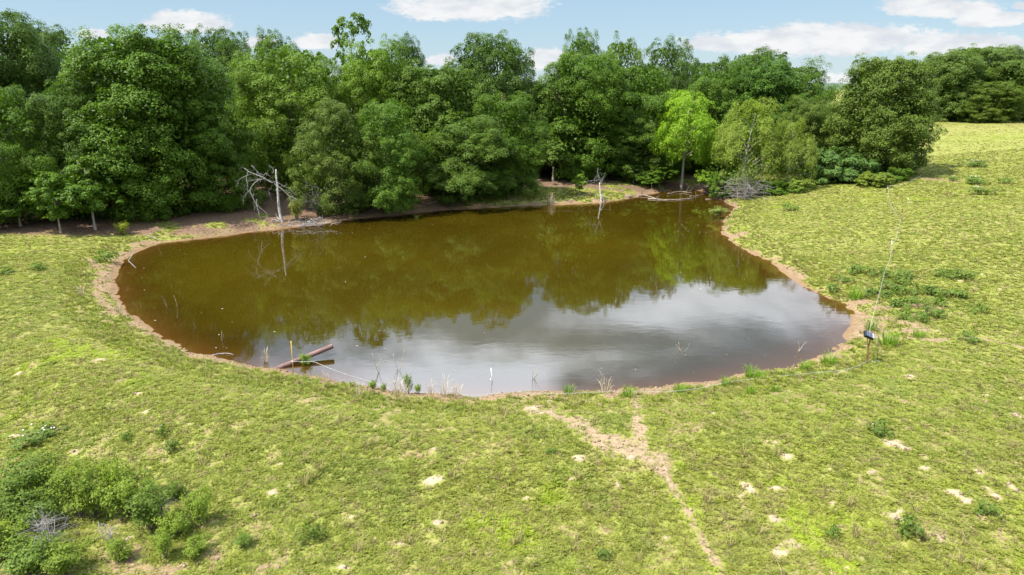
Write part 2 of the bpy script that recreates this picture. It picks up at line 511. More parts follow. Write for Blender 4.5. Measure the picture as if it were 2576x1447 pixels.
gls = nt.n('ShaderNodeBsdfGlossy', inp={'Color': (1, 1, 1), 'Roughness': 0.02, 'Normal': bp.outputs[0]})
fr = nt.n('ShaderNodeFresnel', inp={'IOR': 1.78, 'Normal': bp.outputs[0]})
ws = nt.n('ShaderNodeMixShader', inp={0: fr.outputs[0], 1: under.outputs[0], 2: gls.outputs[0]})
finish(m_water, nt, ws.outputs[0])

def leaf_material(name, trans=0.32, gloss=0.42, spec=0.35):
    """foliage: colour from the object, varied leaf by leaf, light shining through"""
    m, nt = new_mat(name)
    oc = nt.n('ShaderNodeObjectInfo').outputs['Color']
    tv = nt.n('ShaderNodeAttribute', attribute_name='tint').outputs['Fac']
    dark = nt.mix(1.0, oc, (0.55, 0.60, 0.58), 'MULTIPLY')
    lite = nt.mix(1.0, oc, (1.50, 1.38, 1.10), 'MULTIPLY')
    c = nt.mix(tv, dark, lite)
    p = nt.n('ShaderNodeBsdfPrincipled', inp={'Base Color': c, 'Roughness': gloss, 'Specular IOR Level': spec})
    tcol = nt.mix(1.0, c, (1.35, 1.5, 0.55), 'MULTIPLY')
    t = nt.n('ShaderNodeBsdfTranslucent', inp={'Color': tcol})
    ms = nt.n('ShaderNodeMixShader', inp={0: trans, 1: p.outputs[0], 2: t.outputs[0]})
    return finish(m, nt, ms.outputs[0])
m_leaf = leaf_material('broad_leaves', 0.31, 0.50, 0.15)
m_soft = leaf_material('soft_leaves', 0.42, 0.6, 0.2)

m_tuft, nt = new_mat('grass_blades')
tn = nt.n('ShaderNodeAttribute', attribute_name='tint', attribute_type='INSTANCER').outputs['Color']
bl = nt.n('ShaderNodeAttribute', attribute_name='shade').outputs['Fac']
c = nt.mix(bl, nt.mix(1.0, tn, (0.80, 0.78, 0.74), 'MULTIPLY'), nt.mix(1.0, tn, (1.16, 1.15, 1.1), 'MULTIPLY'))
p = nt.n('ShaderNodeBsdfPrincipled', inp={'Base Color': c, 'Roughness': 0.65, 'Specular IOR Level': 0.15})
t = nt.n('ShaderNodeBsdfTranslucent', inp={'Color': nt.mix(1.0, c, (1.2, 1.25, 0.6), 'MULTIPLY')})
ms = nt.n('ShaderNodeMixShader', inp={0: 0.3, 1: p.outputs[0], 2: t.outputs[0]})
finish(m_tuft, nt, ms.outputs[0])

m_bark = simple('bark', (0.060, 0.045, 0.034), (0.150, 0.120, 0.095), 6.0, 0.9, 0.8, stretch=(3, 3, 0.6))
m_palebark = simple('pale_bark', (0.20, 0.165, 0.125), (0.36, 0.32, 0.26), 7.0, 0.9, 0.6, stretch=(3, 3, 0.7))
m_dead = simple('weathered_wood', (0.19, 0.175, 0.160), (0.36, 0.345, 0.325), 9.0, 0.85, 0.5, stretch=(2, 2, 0.6))
m_snag = simple('bleached_trunk', (0.15, 0.14, 0.128), (0.37, 0.36, 0.34), 7.0, 0.85, 0.6, stretch=(1.5, 1.5, 0.8))
m_twig = simple('grey_twigs', (0.17, 0.15, 0.135), (0.33, 0.30, 0.28), 9.0, 0.9)
m_drift = simple('driftwood', (0.11, 0.082, 0.06), (0.24, 0.19, 0.145), 6.0, 0.85, 0.4)
m_pipe = simple('rusted_pipe_steel', (0.095, 0.050, 0.042), (0.180, 0.102, 0.086), 4.0, 0.55, 0.15, spec=0.4)
m_yellow = simple('yellow_fibreglass', (0.62, 0.36, 0.03), (0.50, 0.27, 0.03), 6.0, 0.5)
m_white = simple('white_plastic', (0.68, 0.67, 0.63), (0.52, 0.51, 0.47), 8.0, 0.5)
m_rope = simple('white_polywire', (0.36, 0.36, 0.33), (0.26, 0.26, 0.24), 12.0, 0.6)
m_rust = simple('rusty_steel', (0.150, 0.060, 0.030), (0.240, 0.105, 0.055), 12.0, 0.7, 0.2)
m_black = simple('black_plastic', (0.012, 0.013, 0.016), (0.022, 0.023, 0.027), 6.0, 0.35)
m_dkpost = simple('dark_steel', (0.040, 0.048, 0.040), (0.075, 0.080, 0.065), 9.0, 0.6)
m_cell = simple('solar_cells', (0.010, 0.018, 0.045), (0.015, 0.026, 0.065), 30.0, 0.12, spec=0.7)
m_grille = simple('pale_grey_trim', (0.45, 0.47, 0.50), (0.38, 0.40, 0.43), 8.0, 0.4)
m_straw = simple('dry_grass', (0.32, 0.25, 0.15), (0.46, 0.38, 0.26), 9.0, 0.8)
m_flower = simple('white_flowers', (0.50, 0.50, 0.49), (0.42, 0.41, 0.46), 20.0, 0.7)

# ------------------------------------------------------------------ pond
px_ = np.arange(_sh[:, 0].min() - 2.5, _sh[:, 0].max() + 2.5, 0.30)
py_ = np.arange(_sh[:, 1].min() - 2.5, _sh[:, 1].max() + 2.5, 0.30)
PX, PY = np.meshgrid(px_, py_)
pfx, pfy = PX.ravel(), PY.ravel()
pd = sdf(pfx, pfy)
pz = base_height(pfx, pfy, pd)
n1_ = len(px_)
jj = (np.arange(len(py_) - 1)[:, None] * n1_ + np.arange(n1_ - 1)[None, :]).ravel()
quads = np.stack([jj, jj + 1, jj + n1_ + 1, jj + n1_], 1)
keep = (pd[quads].min(1) < 0.9)
quads = quads[keep]
used = np.unique(quads); remap = np.full(len(pfx), -1); remap[used] = np.arange(len(used))
wm = mesh_arrays('pond', np.stack([pfx[used], pfy[used], np.zeros(len(used))], 1), remap[quads], smooth=True)
attr(wm, 'depth', np.maximum(0, -pz[used]))
wm.materials.append(m_water)
pond = link(bpy.data.objects.new('pond', wm))
tag(pond, 'still brown green pond water mirroring the wood and clouds', 'pond', kind='structure')

# ------------------------------------------------------------------ distant ridge
hx = np.linspace(-900, 1600, 240); hy = np.linspace(1100, 1900, 24)
HX, HY = np.meshgrid(hx, hy)
prof = np.sin(np.clip((HY - 1100) / 800, 0, 1) * np.pi)
HZ = prof * (15 + 12 * fbm(HX * 0.004, HY * 0.004, 71, 3)) + prof * 5 * fbm(HX * 0.06, HY * 0.05, 73, 3) - 3
i0 = (np.arange(23)[:, None] * 240 + np.arange(239)[None, :]).ravel()
hm = mesh_arrays('distant_hill', np.stack([HX.ravel(), HY.ravel(), HZ.ravel()], 1), np.stack([i0, i0 + 1, i0 + 241, i0 + 240], 1), smooth=True)
hm.materials.append(simple('wooded_ridge', (0.030, 0.055, 0.030), (0.055, 0.085, 0.040), 0.09, 0.95))
tag(link(bpy.data.objects.new('distant_hill', hm)), 'low wooded ridge on the horizon seen through the gap', 'hill', kind='structure')

# ------------------------------------------------------------------ foliage builders
def leaf_quads(P, N, L, wfrac, r):
    """one pointed leaf at each point: 4 vertices, one folded quad"""
    n = len(P)
    a = r.normal(size=(n, 3)); a[:, 2] -= 0.55
    T = a - (a * N).sum(1)[:, None] * N
    T /= np.linalg.norm(T, axis=1)[:, None] + 1e-9
    B = np.cross(N, T)
    Lh = L[:, None] * 0.5; Wd = Lh * wfrac
    V = np.empty((n, 4, 3))
    V[:, 0] = P - T * Lh
    V[:, 1] = P + B * Wd + N * Wd * 0.25
    V[:, 2] = P + T * Lh
    V[:, 3] = P - B * Wd + N * Wd * 0.25
    return V.reshape(-1, 3), np.arange(n * 4).reshape(n, 4)

def unit(v):
    return v / (np.linalg.norm(v, axis=1)[:, None] + 1e-9)

def crown_leaves(r, C, RC, OUT, per, leaf, flat=0.62, wfrac=0.62, up=0.45, jitter=0.55):
    """leaves on the outer shell of every clump"""
    k = len(C)
    idx = np.repeat(np.arange(k), per)
    n = len(idx)
    dirs = r.normal(size=(n, 3))
    dirs = dirs + 0.75 * OUT[idx] + np.array([0, 0, 0.45])
    dirs = unit(dirs)
    rad = RC[idx] * (0.62 + 0.45 * r.random(n))
    P = C[idx] + dirs * rad[:, None] * np.array([1, 1, flat])
    N = unit(dirs * 0.55 + np.array([0, 0, up]) + 0.25 * OUT[idx] + jitter * r.normal(size=(n, 3)) * 0.6)
    L = leaf * (0.65 + 0.75 * r.random(n))
    V, F = leaf_quads(P, N, L, wfrac, r)
    ct = r.random(k)
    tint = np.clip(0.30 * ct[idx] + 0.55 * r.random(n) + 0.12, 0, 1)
    return V, F, np.repeat(tint, 4)

def make_tree(seed, H=12.0, R=4.6, cb=0.07, n_clump=230, per=105, leaf=0.25, peak=0.40, topp=0.8, clump=0.95, trunk_r=0.20, limbs=14, wfrac=0.62, flat=0.80, inner=5200, mat=None, bark=None, sway=0.4, lobes=0.22, boughs=34, bough_r=0.33, bough_flat=0.72):
    r = np.random.default_rng(seed)
    # branching frame: a trunk and limbs
    tb = Tubes()
    top = 0.86 * H
    bend = r.normal(size=2) * sway
    def axis(z):
        t = z / H
        return np.array([bend[0] * t * t * 1.4, bend[1] * t * t * 1.4, z])
    zs = np.linspace(-0.35, top, 12)
    tb.tube([axis(max(z, 0)) + np.array([0, 0, min(z, 0)]) for z in zs], [trunk_r * (1.45 if z < 0.1 else 1.0) * (1 - 0.86 * max(z, 0) / top) + 0.012 for z in zs], 8, wob=0.12)
    ph = r.random(8) * 6.28
    def lob(a, t):
        return 1 + lobes * (np.sin(2 * a + ph[0] + 3 * t) * 0.5 + np.sin(3 * a + ph[1] - 5 * t) * 0.4 + np.sin(5 * a + ph[2] + 9 * t) * 0.3 + np.sin(9 * t + ph[3]) * 0.15)
    def env(t):
        # radius of the crown at the fraction t of its height
        lo = np.clip(t / peak, 0, 1); hi = np.clip((t - peak) / (1 - peak), 0, 1)
        return np.where(t < peak, 0.62 + 0.38 * np.sin(lo * np.pi / 2), np.power(np.maximum(1 - hi ** 2.3, 0), topp) * 0.95 + 0.05)
    # main boughs spread over the crown, every bough a shelf of leaf clumps
    nb = boughs
    tt = []
    while len(tt) < nb:
        t = r.random()
        if r.random() < 0.40 + 0.60 * float(env(np.array(t))): tt.append(t)
    tb_t = np.sort(np.array(tt)); tb_t[-1] = 0.93; tb_t[-2] = 0.91; tb_t[-3] = 0.89; tb_t[-4] = 0.86
    tb_a = np.arange(nb) * 2.39996 + r.random(nb) * 1.0
    tb_f = 0.66 + 0.22 * r.random(nb)
    tb_f[r.random(nb) < 0.15] *= 0.55
    brad = R * env(tb_t) * lob(tb_a, tb_t) * tb_f
    bz = H * (cb + (1 - cb) * tb_t * 0.93)
    bax = np.array([axis(q) for q in bz])
    BO = np.stack([np.cos(tb_a), np.sin(tb_a), np.zeros(nb)], 1)
    BC = bax + BO * brad[:, None]; BC[:, 2] = bz
    bs = bough_r * R * (0.75 + 0.50 * r.random(nb)) * (0.86 + 0.14 * env(tb_t))
    n = n_clump
    own = r.choice(nb, size=n, p=bs ** 1.6 / (bs ** 1.6).sum())
    dd = r.normal(size=(n, 3)) + 0.55 * BO[own] + np.array([0, 0, 0.35])
    dd = unit(dd) * (0.35 + 0.72 * r.random(n)[:, None] ** 0.6)
    C = BC[own] + dd * bs[own][:, None] * np.array([1.0, 1.0, bough_flat])
    C[:, 2] -= 0.16 * bs[own] * ((dd[:, :2] * BO[own][:, :2]).sum(1)) ** 2
    C[:, 2] = np.clip(C[:, 2], H * cb + 0.1, H * 0.985)
    t = np.clip((C[:, 2] / H - cb) / (1 - cb), 0, 1)
    OUT = unit(0.6 * BO[own] + 0.7 * dd + np.array([0, 0, 1.0]) * np.clip((t - 0.3) * 1.3, -0.3, 1.0)[:, None])
    RC = clump * (0.5 + 0.7 * r.random(n))
    V, F, T = crown_leaves(r, C, RC, OUT, per, leaf, flat, wfrac)
    # sparser, larger leaves inside to block light; inner shade put into their darker tint
    ni = int(inner * (1.0 + 0.6 * (n_clump > 690)))
    ti = r.random(ni) * 0.93; ai = r.random(ni) * 6.283
    ri = R * env(ti) * lob(ai, ti) * np.sqrt(r.random(ni)) * 0.84
    zi = H * (cb + (1 - cb) * ti * 0.95)
    Pi = np.stack([np.cos(ai) * ri, np.sin(ai) * ri, zi], 1) + np.array([axis(q) for q in zi]) * np.array([1, 1, 0])
    Vi, Fi = leaf_quads(Pi, unit(r.normal(size=(ni, 3))), leaf * 2.3 * (0.7 + 0.6 * r.random(ni)), 0.7, r)
    V2 = np.vstack([V, Vi]); F2 = np.vstack([F, Fi + len(V)])
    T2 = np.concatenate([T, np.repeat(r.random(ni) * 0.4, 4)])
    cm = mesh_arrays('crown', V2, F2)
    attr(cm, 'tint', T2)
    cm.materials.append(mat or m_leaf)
    # limbs reach to clumps
    order = np.concatenate([r.permutation(nb)[:limbs]])
    for k in order:
        e = BC[k]
        zst = max(H * 0.12, min(top * 0.93, e[2] - 0.55 * np.hypot(*(e - axis(e[2]))[:2])))
        s = axis(zst)
        mid = s * 0.45 + e * 0.55 + np.array([0, 0, 0.25]) + r.normal(size=3) * 0.15
        r0 = trunk_r * 0.42 * (1 - 0.7 * zst / H)
        tb.tube(curve_pts([s, mid, e], 6), np.linspace(r0, 0.012, 6), 5, cap=False, wob=0.1)
    tm = tb.mesh('trunk')
    tm.materials.append(bark or m_bark)
    return dict(H=H, R=R, crown=cm, trunk=tm)

OAKS = [make_tree(100 + k, H=12, R=4.6, cb=c, peak=pk, topp=tp, n_clump=nc, per=pr, leaf=lf, clump=cs, lobes=lb, boughs=nb, bough_r=br, bough_flat=bf)
        for k, (c, pk, tp, nc, pr, lf, cs, lb, nb, br, bf) in enumerate([
            (0.00, 0.36, 0.58, 640, 140, 0.128, 0.70, 0.20, 46, 0.31, 0.72), (0.00, 0.42, 0.50, 620, 140, 0.128, 0.70, 0.22, 42, 0.33, 0.75), (0.04, 0.48, 0.46, 580, 140, 0.128, 0.68, 0.25, 38, 0.34, 0.85),
            (0.02, 0.34, 0.66, 620, 140, 0.122, 0.66, 0.22, 46, 0.31, 0.78), (0.00, 0.42, 0.44, 700, 140, 0.118, 0.70, 0.10, 58, 0.29, 0.78), (0.12, 0.50, 0.48, 560, 140, 0.130, 0.70, 0.25, 36, 0.34, 0.82)])]
DOME = make_tree(120, H=12, R=4.6, cb=0.0, peak=0.42, topp=0.46, n_clump=980, per=110, leaf=0.125, clump=0.62, lobes=0.09, boughs=95, bough_r=0.235, bough_flat=0.85, inner=9000)
DOME2 = make_tree(121, H=12, R=4.6, cb=0.0, peak=0.45, topp=0.46, n_clump=900, per=110, leaf=0.125, clump=0.62, lobes=0.13, boughs=80, bough_r=0.25, bough_flat=0.80, inner=9000)
FINE = [make_tree(130 + k, H=11, R=3.8, cb=c, peak=pk, topp=tp, n_clump=460, per=130, leaf=0.115, clump=0.60, wfrac=0.5, flat=0.8, lobes=0.24, trunk_r=0.16, boughs=40, bough_r=0.32, bough_flat=0.95)
        for k, (c, pk, tp) in enumerate([(0.02, 0.28, 0.85), (0.02, 0.40, 0.55), (0.15, 0.5, 0.48)])]
OPEN = [make_tree(160 + k, H=12, R=3.4, cb=0.42, peak=0.5, topp=0.6, n_clump=150, per=70, leaf=0.22, clump=0.52, inner=120, limbs=18, bark=m_palebark, lobes=0.35, boughs=20, bough_r=0.30) for k in range(2)]
LIME = make_tree(180, H=7.0, R=2.4, cb=0.34, peak=0.45, topp=0.55, n_clump=340, per=90, leaf=0.14, clump=0.46, wfrac=0.38, flat=0.95, inner=300, mat=m_soft, limbs=18, bark=m_palebark, trunk_r=0.13, sway=0.2, lobes=0.2, boughs=26, bough_r=0.36)
WILLOW = make_tree(190, H=7.0, R=3.4, cb=0.08, peak=0.40, topp=0.75, n_clump=420, per=60, leaf=0.17, clump=0.50, wfrac=0.30, flat=1.2, inner=350, mat=m_soft, limbs=22, bark=m_twig, trunk_r=0.09, lobes=0.40, boughs=26, bough_r=0.27, bough_flat=1.2)
YOUNG = [make_tree(200 + k, H=4.6, R=1.6, cb=0.28, peak=0.35, topp=0.8, n_clump=120, per=65, leaf=0.15, clump=0.34, inner=240, limbs=12, bark=m_palebark, trunk_r=0.06, lobes=0.3, sway=0.15, boughs=16, bough_r=0.40) for k in range(3)]
SHRUBT = [make_tree(220 + k, H=2.6, R=2.2, cb=0.04, peak=0.35, topp=0.55, n_clump=190, per=70, leaf=0.15, clump=0.34, inner=260, limbs=10, trunk_r=0.05, lobes=0.26, boughs=20, bough_r=0.32) for k in range(2)]

def place_tree(name, label, cat, proto, xc, ytop, hw, Y, color, group=None, rz=None, bark=None, ybase=None):
    """stand a tree on the land at the distance Y so that its top and width are those measured in the photograph"""
    H = 10.0
    x = 0.0
    for _ in range(6):
        p = at_depth(xc, 400, Y); 
        zc = Y * math.cos(PITCH) + (CAM_H - (z0 + H * 0.5 if _ else 5)) * math.sin(PITCH)
        x = (xc - W2 / 2) / FPX * zc
        z0 = float(base_height(np.array([x]), np.array([Y]))[0])
        ztop = at_depth(xc, ytop, Y)[2]
        H = max(1.0, ztop - z0)
    R = hw / FPX * zc
    H = H * 1.05
    t = empty(name, (x, Y, z0 - 0.03), random.random() * 6.28 if rz is None else rz)
    t.scale = (R / proto['R'], R / proto['R'], H / proto['H'])
    part('trunk', proto['trunk'], None, t)
    c = part('crown', proto['crown'], None, t)
    j = 1 + 0.10 * (random.random() - 0.5)
    c.color = (color[0] * j, color[1] * j, color[2] * j, 1)
    tag(t, label, cat, group)
    return t

DK = (0.058, 0.109, 0.013); MD = (0.072, 0.136, 0.013); YG = (0.094, 0.158, 0.016); LG = (0.110, 0.190, 0.016); GY = (0.080, 0.138, 0.020); OL = (0.088, 0.136, 0.022)
LM = (0.165, 0.280, 0.018); WL = (0.155, 0.210, 0.036); BG = (0.088, 0.160, 0.042)
FG = (0.092, 0.148, 0.030)
FRONT = [
    # name, label, proto, x, ytop, half width, distance, colour
    ('oak_tree', 'tall dark oak cut by the left edge, rising highest at the top left corner', OAKS[2], 30, 22, 150, 54, DK),
    ('oak_tree', 'dark oak behind the left corner tree, sloping down to a gap of sky', OAKS[1], 125, 50, 110, 60, DK),
    ('oak_tree', 'leafy oak at the left edge, low boughs hanging behind the thin pale trunks', OAKS[3], 8, 210, 135, 44.0, MD),
    ('oak_tree', 'broadest oak of the left wood, boughs sweeping down left of the dead tree', DOME2, 385, 64, 190, 48.5, MD),
    ('oak_tree', 'oak with low dark boughs filling the space left of the broadest oak', OAKS[4], 205, 190, 120, 46.0, DK),
    ('oak_tree', 'lower oak between the broadest oak and the dead tree, boughs over the bare bank', OAKS[1], 530, 250, 115, 49.5, MD),
    ('oak_tree', 'dark round topped oak right of the broadest oak, under the small left cloud', OAKS[2], 578, 68, 78, 64, DK),
    ('hardwood_tree', 'small dark crown peeping over the yellowish tree behind the dead tree', OAKS[5], 702, 84, 62, 66, DK),
    ('hardwood_tree', 'yellowish green tree directly behind the white dead tree', FINE[1], 728, 98, 140, 57, YG),
    ('hardwood_tree', 'tall airy tree with pale branches showing, left of the long top cloud', OPEN[0], 882, 52, 72, 63, MD),
    ('hardwood_tree', 'bright green crown just right of the airy tree, below the skyline', FINE[2], 950, 105, 90, 60, LG),
    ('hardwood_tree', 'dark pointed crown on the skyline right of the bright green crown', OAKS[3], 1035, 92, 62, 66, DK),
    ('hardwood_tree', 'cone shaped yellow green tree standing at the water right of the dead tree', FINE[0], 845, 255, 100, 49.3, OL),
    ('hardwood_tree', 'bushy tree at the water beside the cone shaped one, boughs touching the bank', OAKS[3], 965, 255, 105, 51.3, MD),
    ('oak_tree', 'wide grey green oak in mid wood, left of the tall twin topped tree', DOME, 1110, 150, 125, 59.5, GY),
    ('oak_tree', 'tall twin topped dark tree left of the gap of sky in the middle', OAKS[2], 1228, 84, 106, 67, DK),
    ('oak_tree', 'low spreading oak leaning over the far bank below the twin topped tree', OAKS[0], 1165, 288, 118, 54.8, GY),
    ('oak_tree', 'oak with boughs drooping to the bank left of the sunny far lawn', OAKS[3], 1255, 235, 105, 57, MD),
    ('hardwood_tree', 'large green tree right of the gap of sky, pale limbs in its crown', OAKS[2], 1450, 135, 118, 66.5, MD),
    ('hardwood_tree', 'tallest narrow crown on the skyline right of the gap of sky', FINE[2], 1462, 82, 55, 71, MD),
    ('hardwood_tree', 'upright light green crown beside the tallest narrow one on the skyline', FINE[1], 1558, 84, 70, 70, YG),
    ('hardwood_tree', 'round green crown behind the lime tree, upper right of the sunny lawn', OAKS[1], 1612, 150, 110, 69, MD),
    ('hardwood_tree', 'dark domed crown on the skyline above the lime tree', OAKS[5], 1680, 104, 70, 76, DK),
    ('hardwood_tree', 'grey green tree directly left of the lime tree', FINE[1], 1600, 275, 90, 66.5, GY),
    ('hardwood_tree', 'tree with leafy boughs above the sunny lawn, trunk in deep shade', OAKS[2], 1480, 260, 105, 67.5, MD),
    ('hardwood_tree', 'green crown right of the lime tree at middle height', OAKS[4], 1795, 160, 90, 70, MD),
    ('oak_tree', 'tall rounded oak below the long right cloud', OAKS[1], 1880, 116, 100, 75, DK),
    ('oak_tree', 'bright green oak behind the pale willow, clumped crown', DOME2, 1905, 146, 108, 71, (0.062, 0.130, 0.018)),
    ('oak_tree', 'oak whose right slope falls to the gap with the far ridge', OAKS[4], 1985, 150, 95, 73, MD),
    ('hardwood_tree', 'olive tree between the pale willow and the lone right oak', FINE[1], 2020, 232, 70, 66, OL),
    ('oak_tree', 'large olive green oak standing alone at the pasture edge with shade at its foot', DOME, 2222, 128, 128, 62, OL),
    ('oak_tree', 'oak at the left of the far grove on the right hand pasture', DOME2, 2385, 128, 90, 108, FG),
    ('oak_tree', 'tallest oak in the middle of the far grove on the right hand pasture', DOME, 2455, 108, 105, 112, FG),
    ('oak_tree', 'lower olive oak in front of the far grove near the right edge', DOME2, 2500, 205, 66, 103, OL),
    ('oak_tree', 'dark oak of the far grove cut by the right edge', DOME2, 2570, 138, 92, 106, FG),
    ('lime_green_tree', 'vivid lime green tree with bare grey lower trunk at the back of the pond', LIME, 1722, 246, 70, 63.5, LM),
    ('willow_tree', 'pale feathery willow with grey dead twigs, at the back right corner of the pond', WILLOW, 1875, 272, 92, 58.5, WL),
    ('willow_tree', 'smaller pale willow leaning right of the feathery one, before the olive tree', WILLOW, 1985, 318, 62, 58.0, WL),
]
for (nm, lab, pr, xc, yt, hw, Y, colr_) in FRONT:
    place_tree(nm, lab, {'oak_tree': 'tree', 'hardwood_tree': 'tree'}.get(nm, 'tree'), pr, xc, yt, hw, Y, colr_)
# trees of the wood that only show in the gaps of the ones above
FILL = [(70, 140, 55, 66, 'dark crown filling the hollow between the two corner oaks on the left'), (300, 120, 80, 62, 'dark crown behind the left shoulder of the broadest oak'), (470, 130, 80, 66, 'dark crown behind the right shoulder of the broadest oak'),
        (640, 180, 80, 60, 'shaded tree between the round topped oak and the yellowish tree'), (640, 130, 60, 72, 'small dark top on the skyline left of the yellowish tree'), (800, 150, 90, 66, 'tree filling the gap between the yellowish tree and the airy one'),
        (1000, 150, 90, 70, 'dark tree behind the bright green crown'), (1330, 200, 80, 74, 'low crown at the bottom of the gap of sky in the middle'), (1080, 200, 80, 66, 'dark tree behind the wide grey green oak'),
        (1180, 190, 80, 72, 'dark tree behind and below the twin topped tree'), (1380, 260, 80, 70, 'shaded tree behind the small crooked stemmed tree'), (1540, 200, 90, 78, 'dark tree behind the upright light green crown'),
        (1700, 220, 90, 74, 'dark tree right behind the lime green crown'), (1760, 140, 80, 80, 'dark skyline crown left of the tall rounded oak'), (1830, 200, 90, 78, 'dark tree between the lime tree and the pale willow, set back'),
        (2060, 215, 50, 84, 'low dark crown under the gap with the far ridge'), (1960, 230, 90, 78, 'shaded tree behind the top of the pale willow'), (1350, 235, 70, 66, 'tree below the gap of sky, between grey green oak and large green tree'),
        (900, 200, 90, 70, 'shaded tree under the airy tree with pale branches'), (-60, 120, 110, 50, 'tree mostly outside the left edge, beside the tallest corner oak'), (2090, 290, 70, 74, 'dark tree tucked behind the left side of the lone oak')]
for k, (xc, yt, hw, Y, lab) in enumerate(FILL):
    place_tree('hardwood_tree', lab, 'tree', OAKS[k % 6], xc, yt, hw, Y, DK if k % 3 else MD, 'trees of the wood behind')
# young trees at the edge
YG_ = [('slim young tree with a straight pale trunk at the left end of the wood', 140, 440, 55, 41.2, MD, 0), ('slim young tree with a pale forked trunk at the left end of the wood', 225, 405, 68, 42.3, MD, 1),
       ('leafy young tree at the left edge between the slim trunks and the corner oak', 40, 450, 70, 42.8, MD, 2),
       ('small tree with a crooked pale stem at the left end of the sunny far lawn', 1392, 318, 62, 63.5, GY, 1), ('tiny round headed sapling on the sunny far lawn near the water', 1457, 440, 19, 57.8, LG, 0),
       ('young tree in the shade right of the second dead snag', 1595, 395, 42, 64.5, GY, 2), ('young tree with bright side leaves left of the lime tree trunk', 1660, 415, 40, 64.0, MD, 0),
       ('low leafy sapling between the snag and the back inlet', 1640, 430, 30, 62.8, MD, 1), ('yellow green leafy young tree just right of the lime tree trunk', 1800, 390, 50, 61.5, LG, 2)]
for (lab, xc, yt, hw, Y, c_, k) in YG_:
    place_tree('young_tree', lab, 'young tree', YOUNG[k], xc, yt, hw, Y, c_)
# shrubs by the lone oak and the banks
SH_ = [('big blue green bush in front of the lone oak, left and taller', 2085, 382, 72, 59.5, BG, 0), ('big blue green bush in front of the lone oak, right and lower', 2165, 402, 66, 58.8, BG, 1),
       ('low yellow green bramble patch right of the blue green bushes', 2195, 443, 44, 56.0, (0.150, 0.200, 0.030), 0), ('yellow green bramble at the foot of the pale willow', 2010, 452, 40, 56.5, (0.13, 0.19, 0.03), 1),
       ('dark leafy bush at the base of the willow by the water', 1815, 440, 36, 58.0, MD, 0), ('small bramble under the lone oak at the edge of its shade', 2260, 440, 34, 57.5, MD, 1),
       ('low green bush left of the bramble at the willow foot', 1955, 455, 40, 56.8, MD, 1)]
for (lab, xc, yt, hw, Y, c_, k) in SH_:
    place_tree('bush', lab, 'bush', SHRUBT[k], xc, yt, hw, Y, c_)

# ------------------------------------------------------------------ grass of the pasture (uncountable: one object)
proto_col = bpy.data.collections.new('grass_sources')          # not linked to the scene
def blade_set(r, n, hgt, spread, width, lean, seg=2):
    V, F, S = [], [], []
    for k in range(n):
        a = r.random() * 6.283
        p = np.array([math.cos(a), math.sin(a), 0]) * spread * math.sqrt(r.random()) * 0.6
        o = np.array([math.cos(a + r.normal() * 0.6), math.sin(a + r.normal() * 0.6), 0])
        h = hgt * (0.5 + 0.8 * r.random()); ln = lean * (0.5 + r.random())
        side = np.array([-o[1], o[0], 0]) * width * (0.6 + 0.6 * r.random())
        b = len(V)
        V += [p - side, p + side, p + o * ln * 0.45 + np.array([0, 0, h * 0.75]) + side * 0.8, p + o * ln * 0.45 + np.array([0, 0, h * 0.75]) - side * 0.8, p + o * ln + np.array([0, 0, h * 0.95])]
        F += [(b, b + 1, b + 2, b + 3), (b + 3, b + 2, b + 4)]
        S += [r.random()] * 5
    return V, F, S
def blade_mesh(name, sets, mat):
    V, F, S = sets
    m = bpy.data.meshes.new(name)
    m.from_pydata([tuple(map(float, v)) for v in V], [], F)
    attr(m, 'shade', S)
    m.materials.append(mat)
    return m
r_ = np.random.default_rng(91)
N_TUFT = 7
for k in range(N_TUFT):
    hgt, spread, wd, lean, n = [(0.026, 0.10, 0.010, 0.060, 22), (0.022, 0.11, 0.012, 0.065, 20), (0.036, 0.09, 0.008, 0.055, 20), (0.018, 0.12, 0.014, 0.055, 20), (0.085, 0.08, 0.007, 0.06, 18), (0.034, 0.12, 0.012, 0.06, 22), (0.14, 0.08, 0.006, 0.08, 20)][k]
    o = bpy.data.objects.new('tuft_source_%d' % k, blade_mesh('tuft', blade_set(r_, n, hgt, spread, wd, lean), m_tuft))
    proto_col.objects.link(o)

def scatter_points(n, y0, y1, pw, seed):
    r = np.random.default_rng(seed)
    y = y0 + (y1 - y0) * r.random(n) ** pw
    x = (r.random(n) * 2 - 1) * (0.78 * y + 5)
    return x, y, r
SX, SY = [], []
for (n, y0, y1, pw, sd) in [(115000, 8.0, 20, 1.0, 1), (120000, 20, 36, 1.0, 2), (180000, 36, 72, 1.0, 3), (70000, 72, 125, 1.0, 4)]:
    x, y, r = scatter_points(n, y0, y1, pw, sd)
    SX.append(x); SY.append(y)
SX = np.concatenate(SX); SY = np.concatenate(SY)
sd_ = sdf(SX, SY)
ok = sd_ > 0.05
SX, SY, sd_ = SX[ok], SY[ok], sd_[ok]
c_, s_, l_ = masks(SX, SY, sd_)
rr = np.random.default_rng(5)
ok = rr.random(len(SX)) < np.clip(c_ * 1.25 - 0.12, 0.012, 1)
SX, SY, sd_, c_, l_ = SX[ok], SY[ok], sd_[ok], c_[ok], l_[ok]
SZ = full_height(SX, SY, sd_, s_[ok]) - 0.006
nP = len(SX)
big = fbm(SX * 0.16, SY * 0.16, 81, 3); med = fbm(SX * 0.8, SY * 0.8, 83, 3); sml = fbm(SX * 2.6, SY * 2.6, 87, 2)
idx = rr.choice([0, 1, 2, 3, 5], size=nP)
tall = (rr.random(nP) < 0.02 + 0.04 * sstep(0.55, 0.7, med)) | ((sd_ < 2.2) & (rr.random(nP) < 0.35))
idx = np.where(tall, 4, idx); idx = np.where((sd_ < 2.0) & (rr.random(nP) < 0.10), 6, idx)
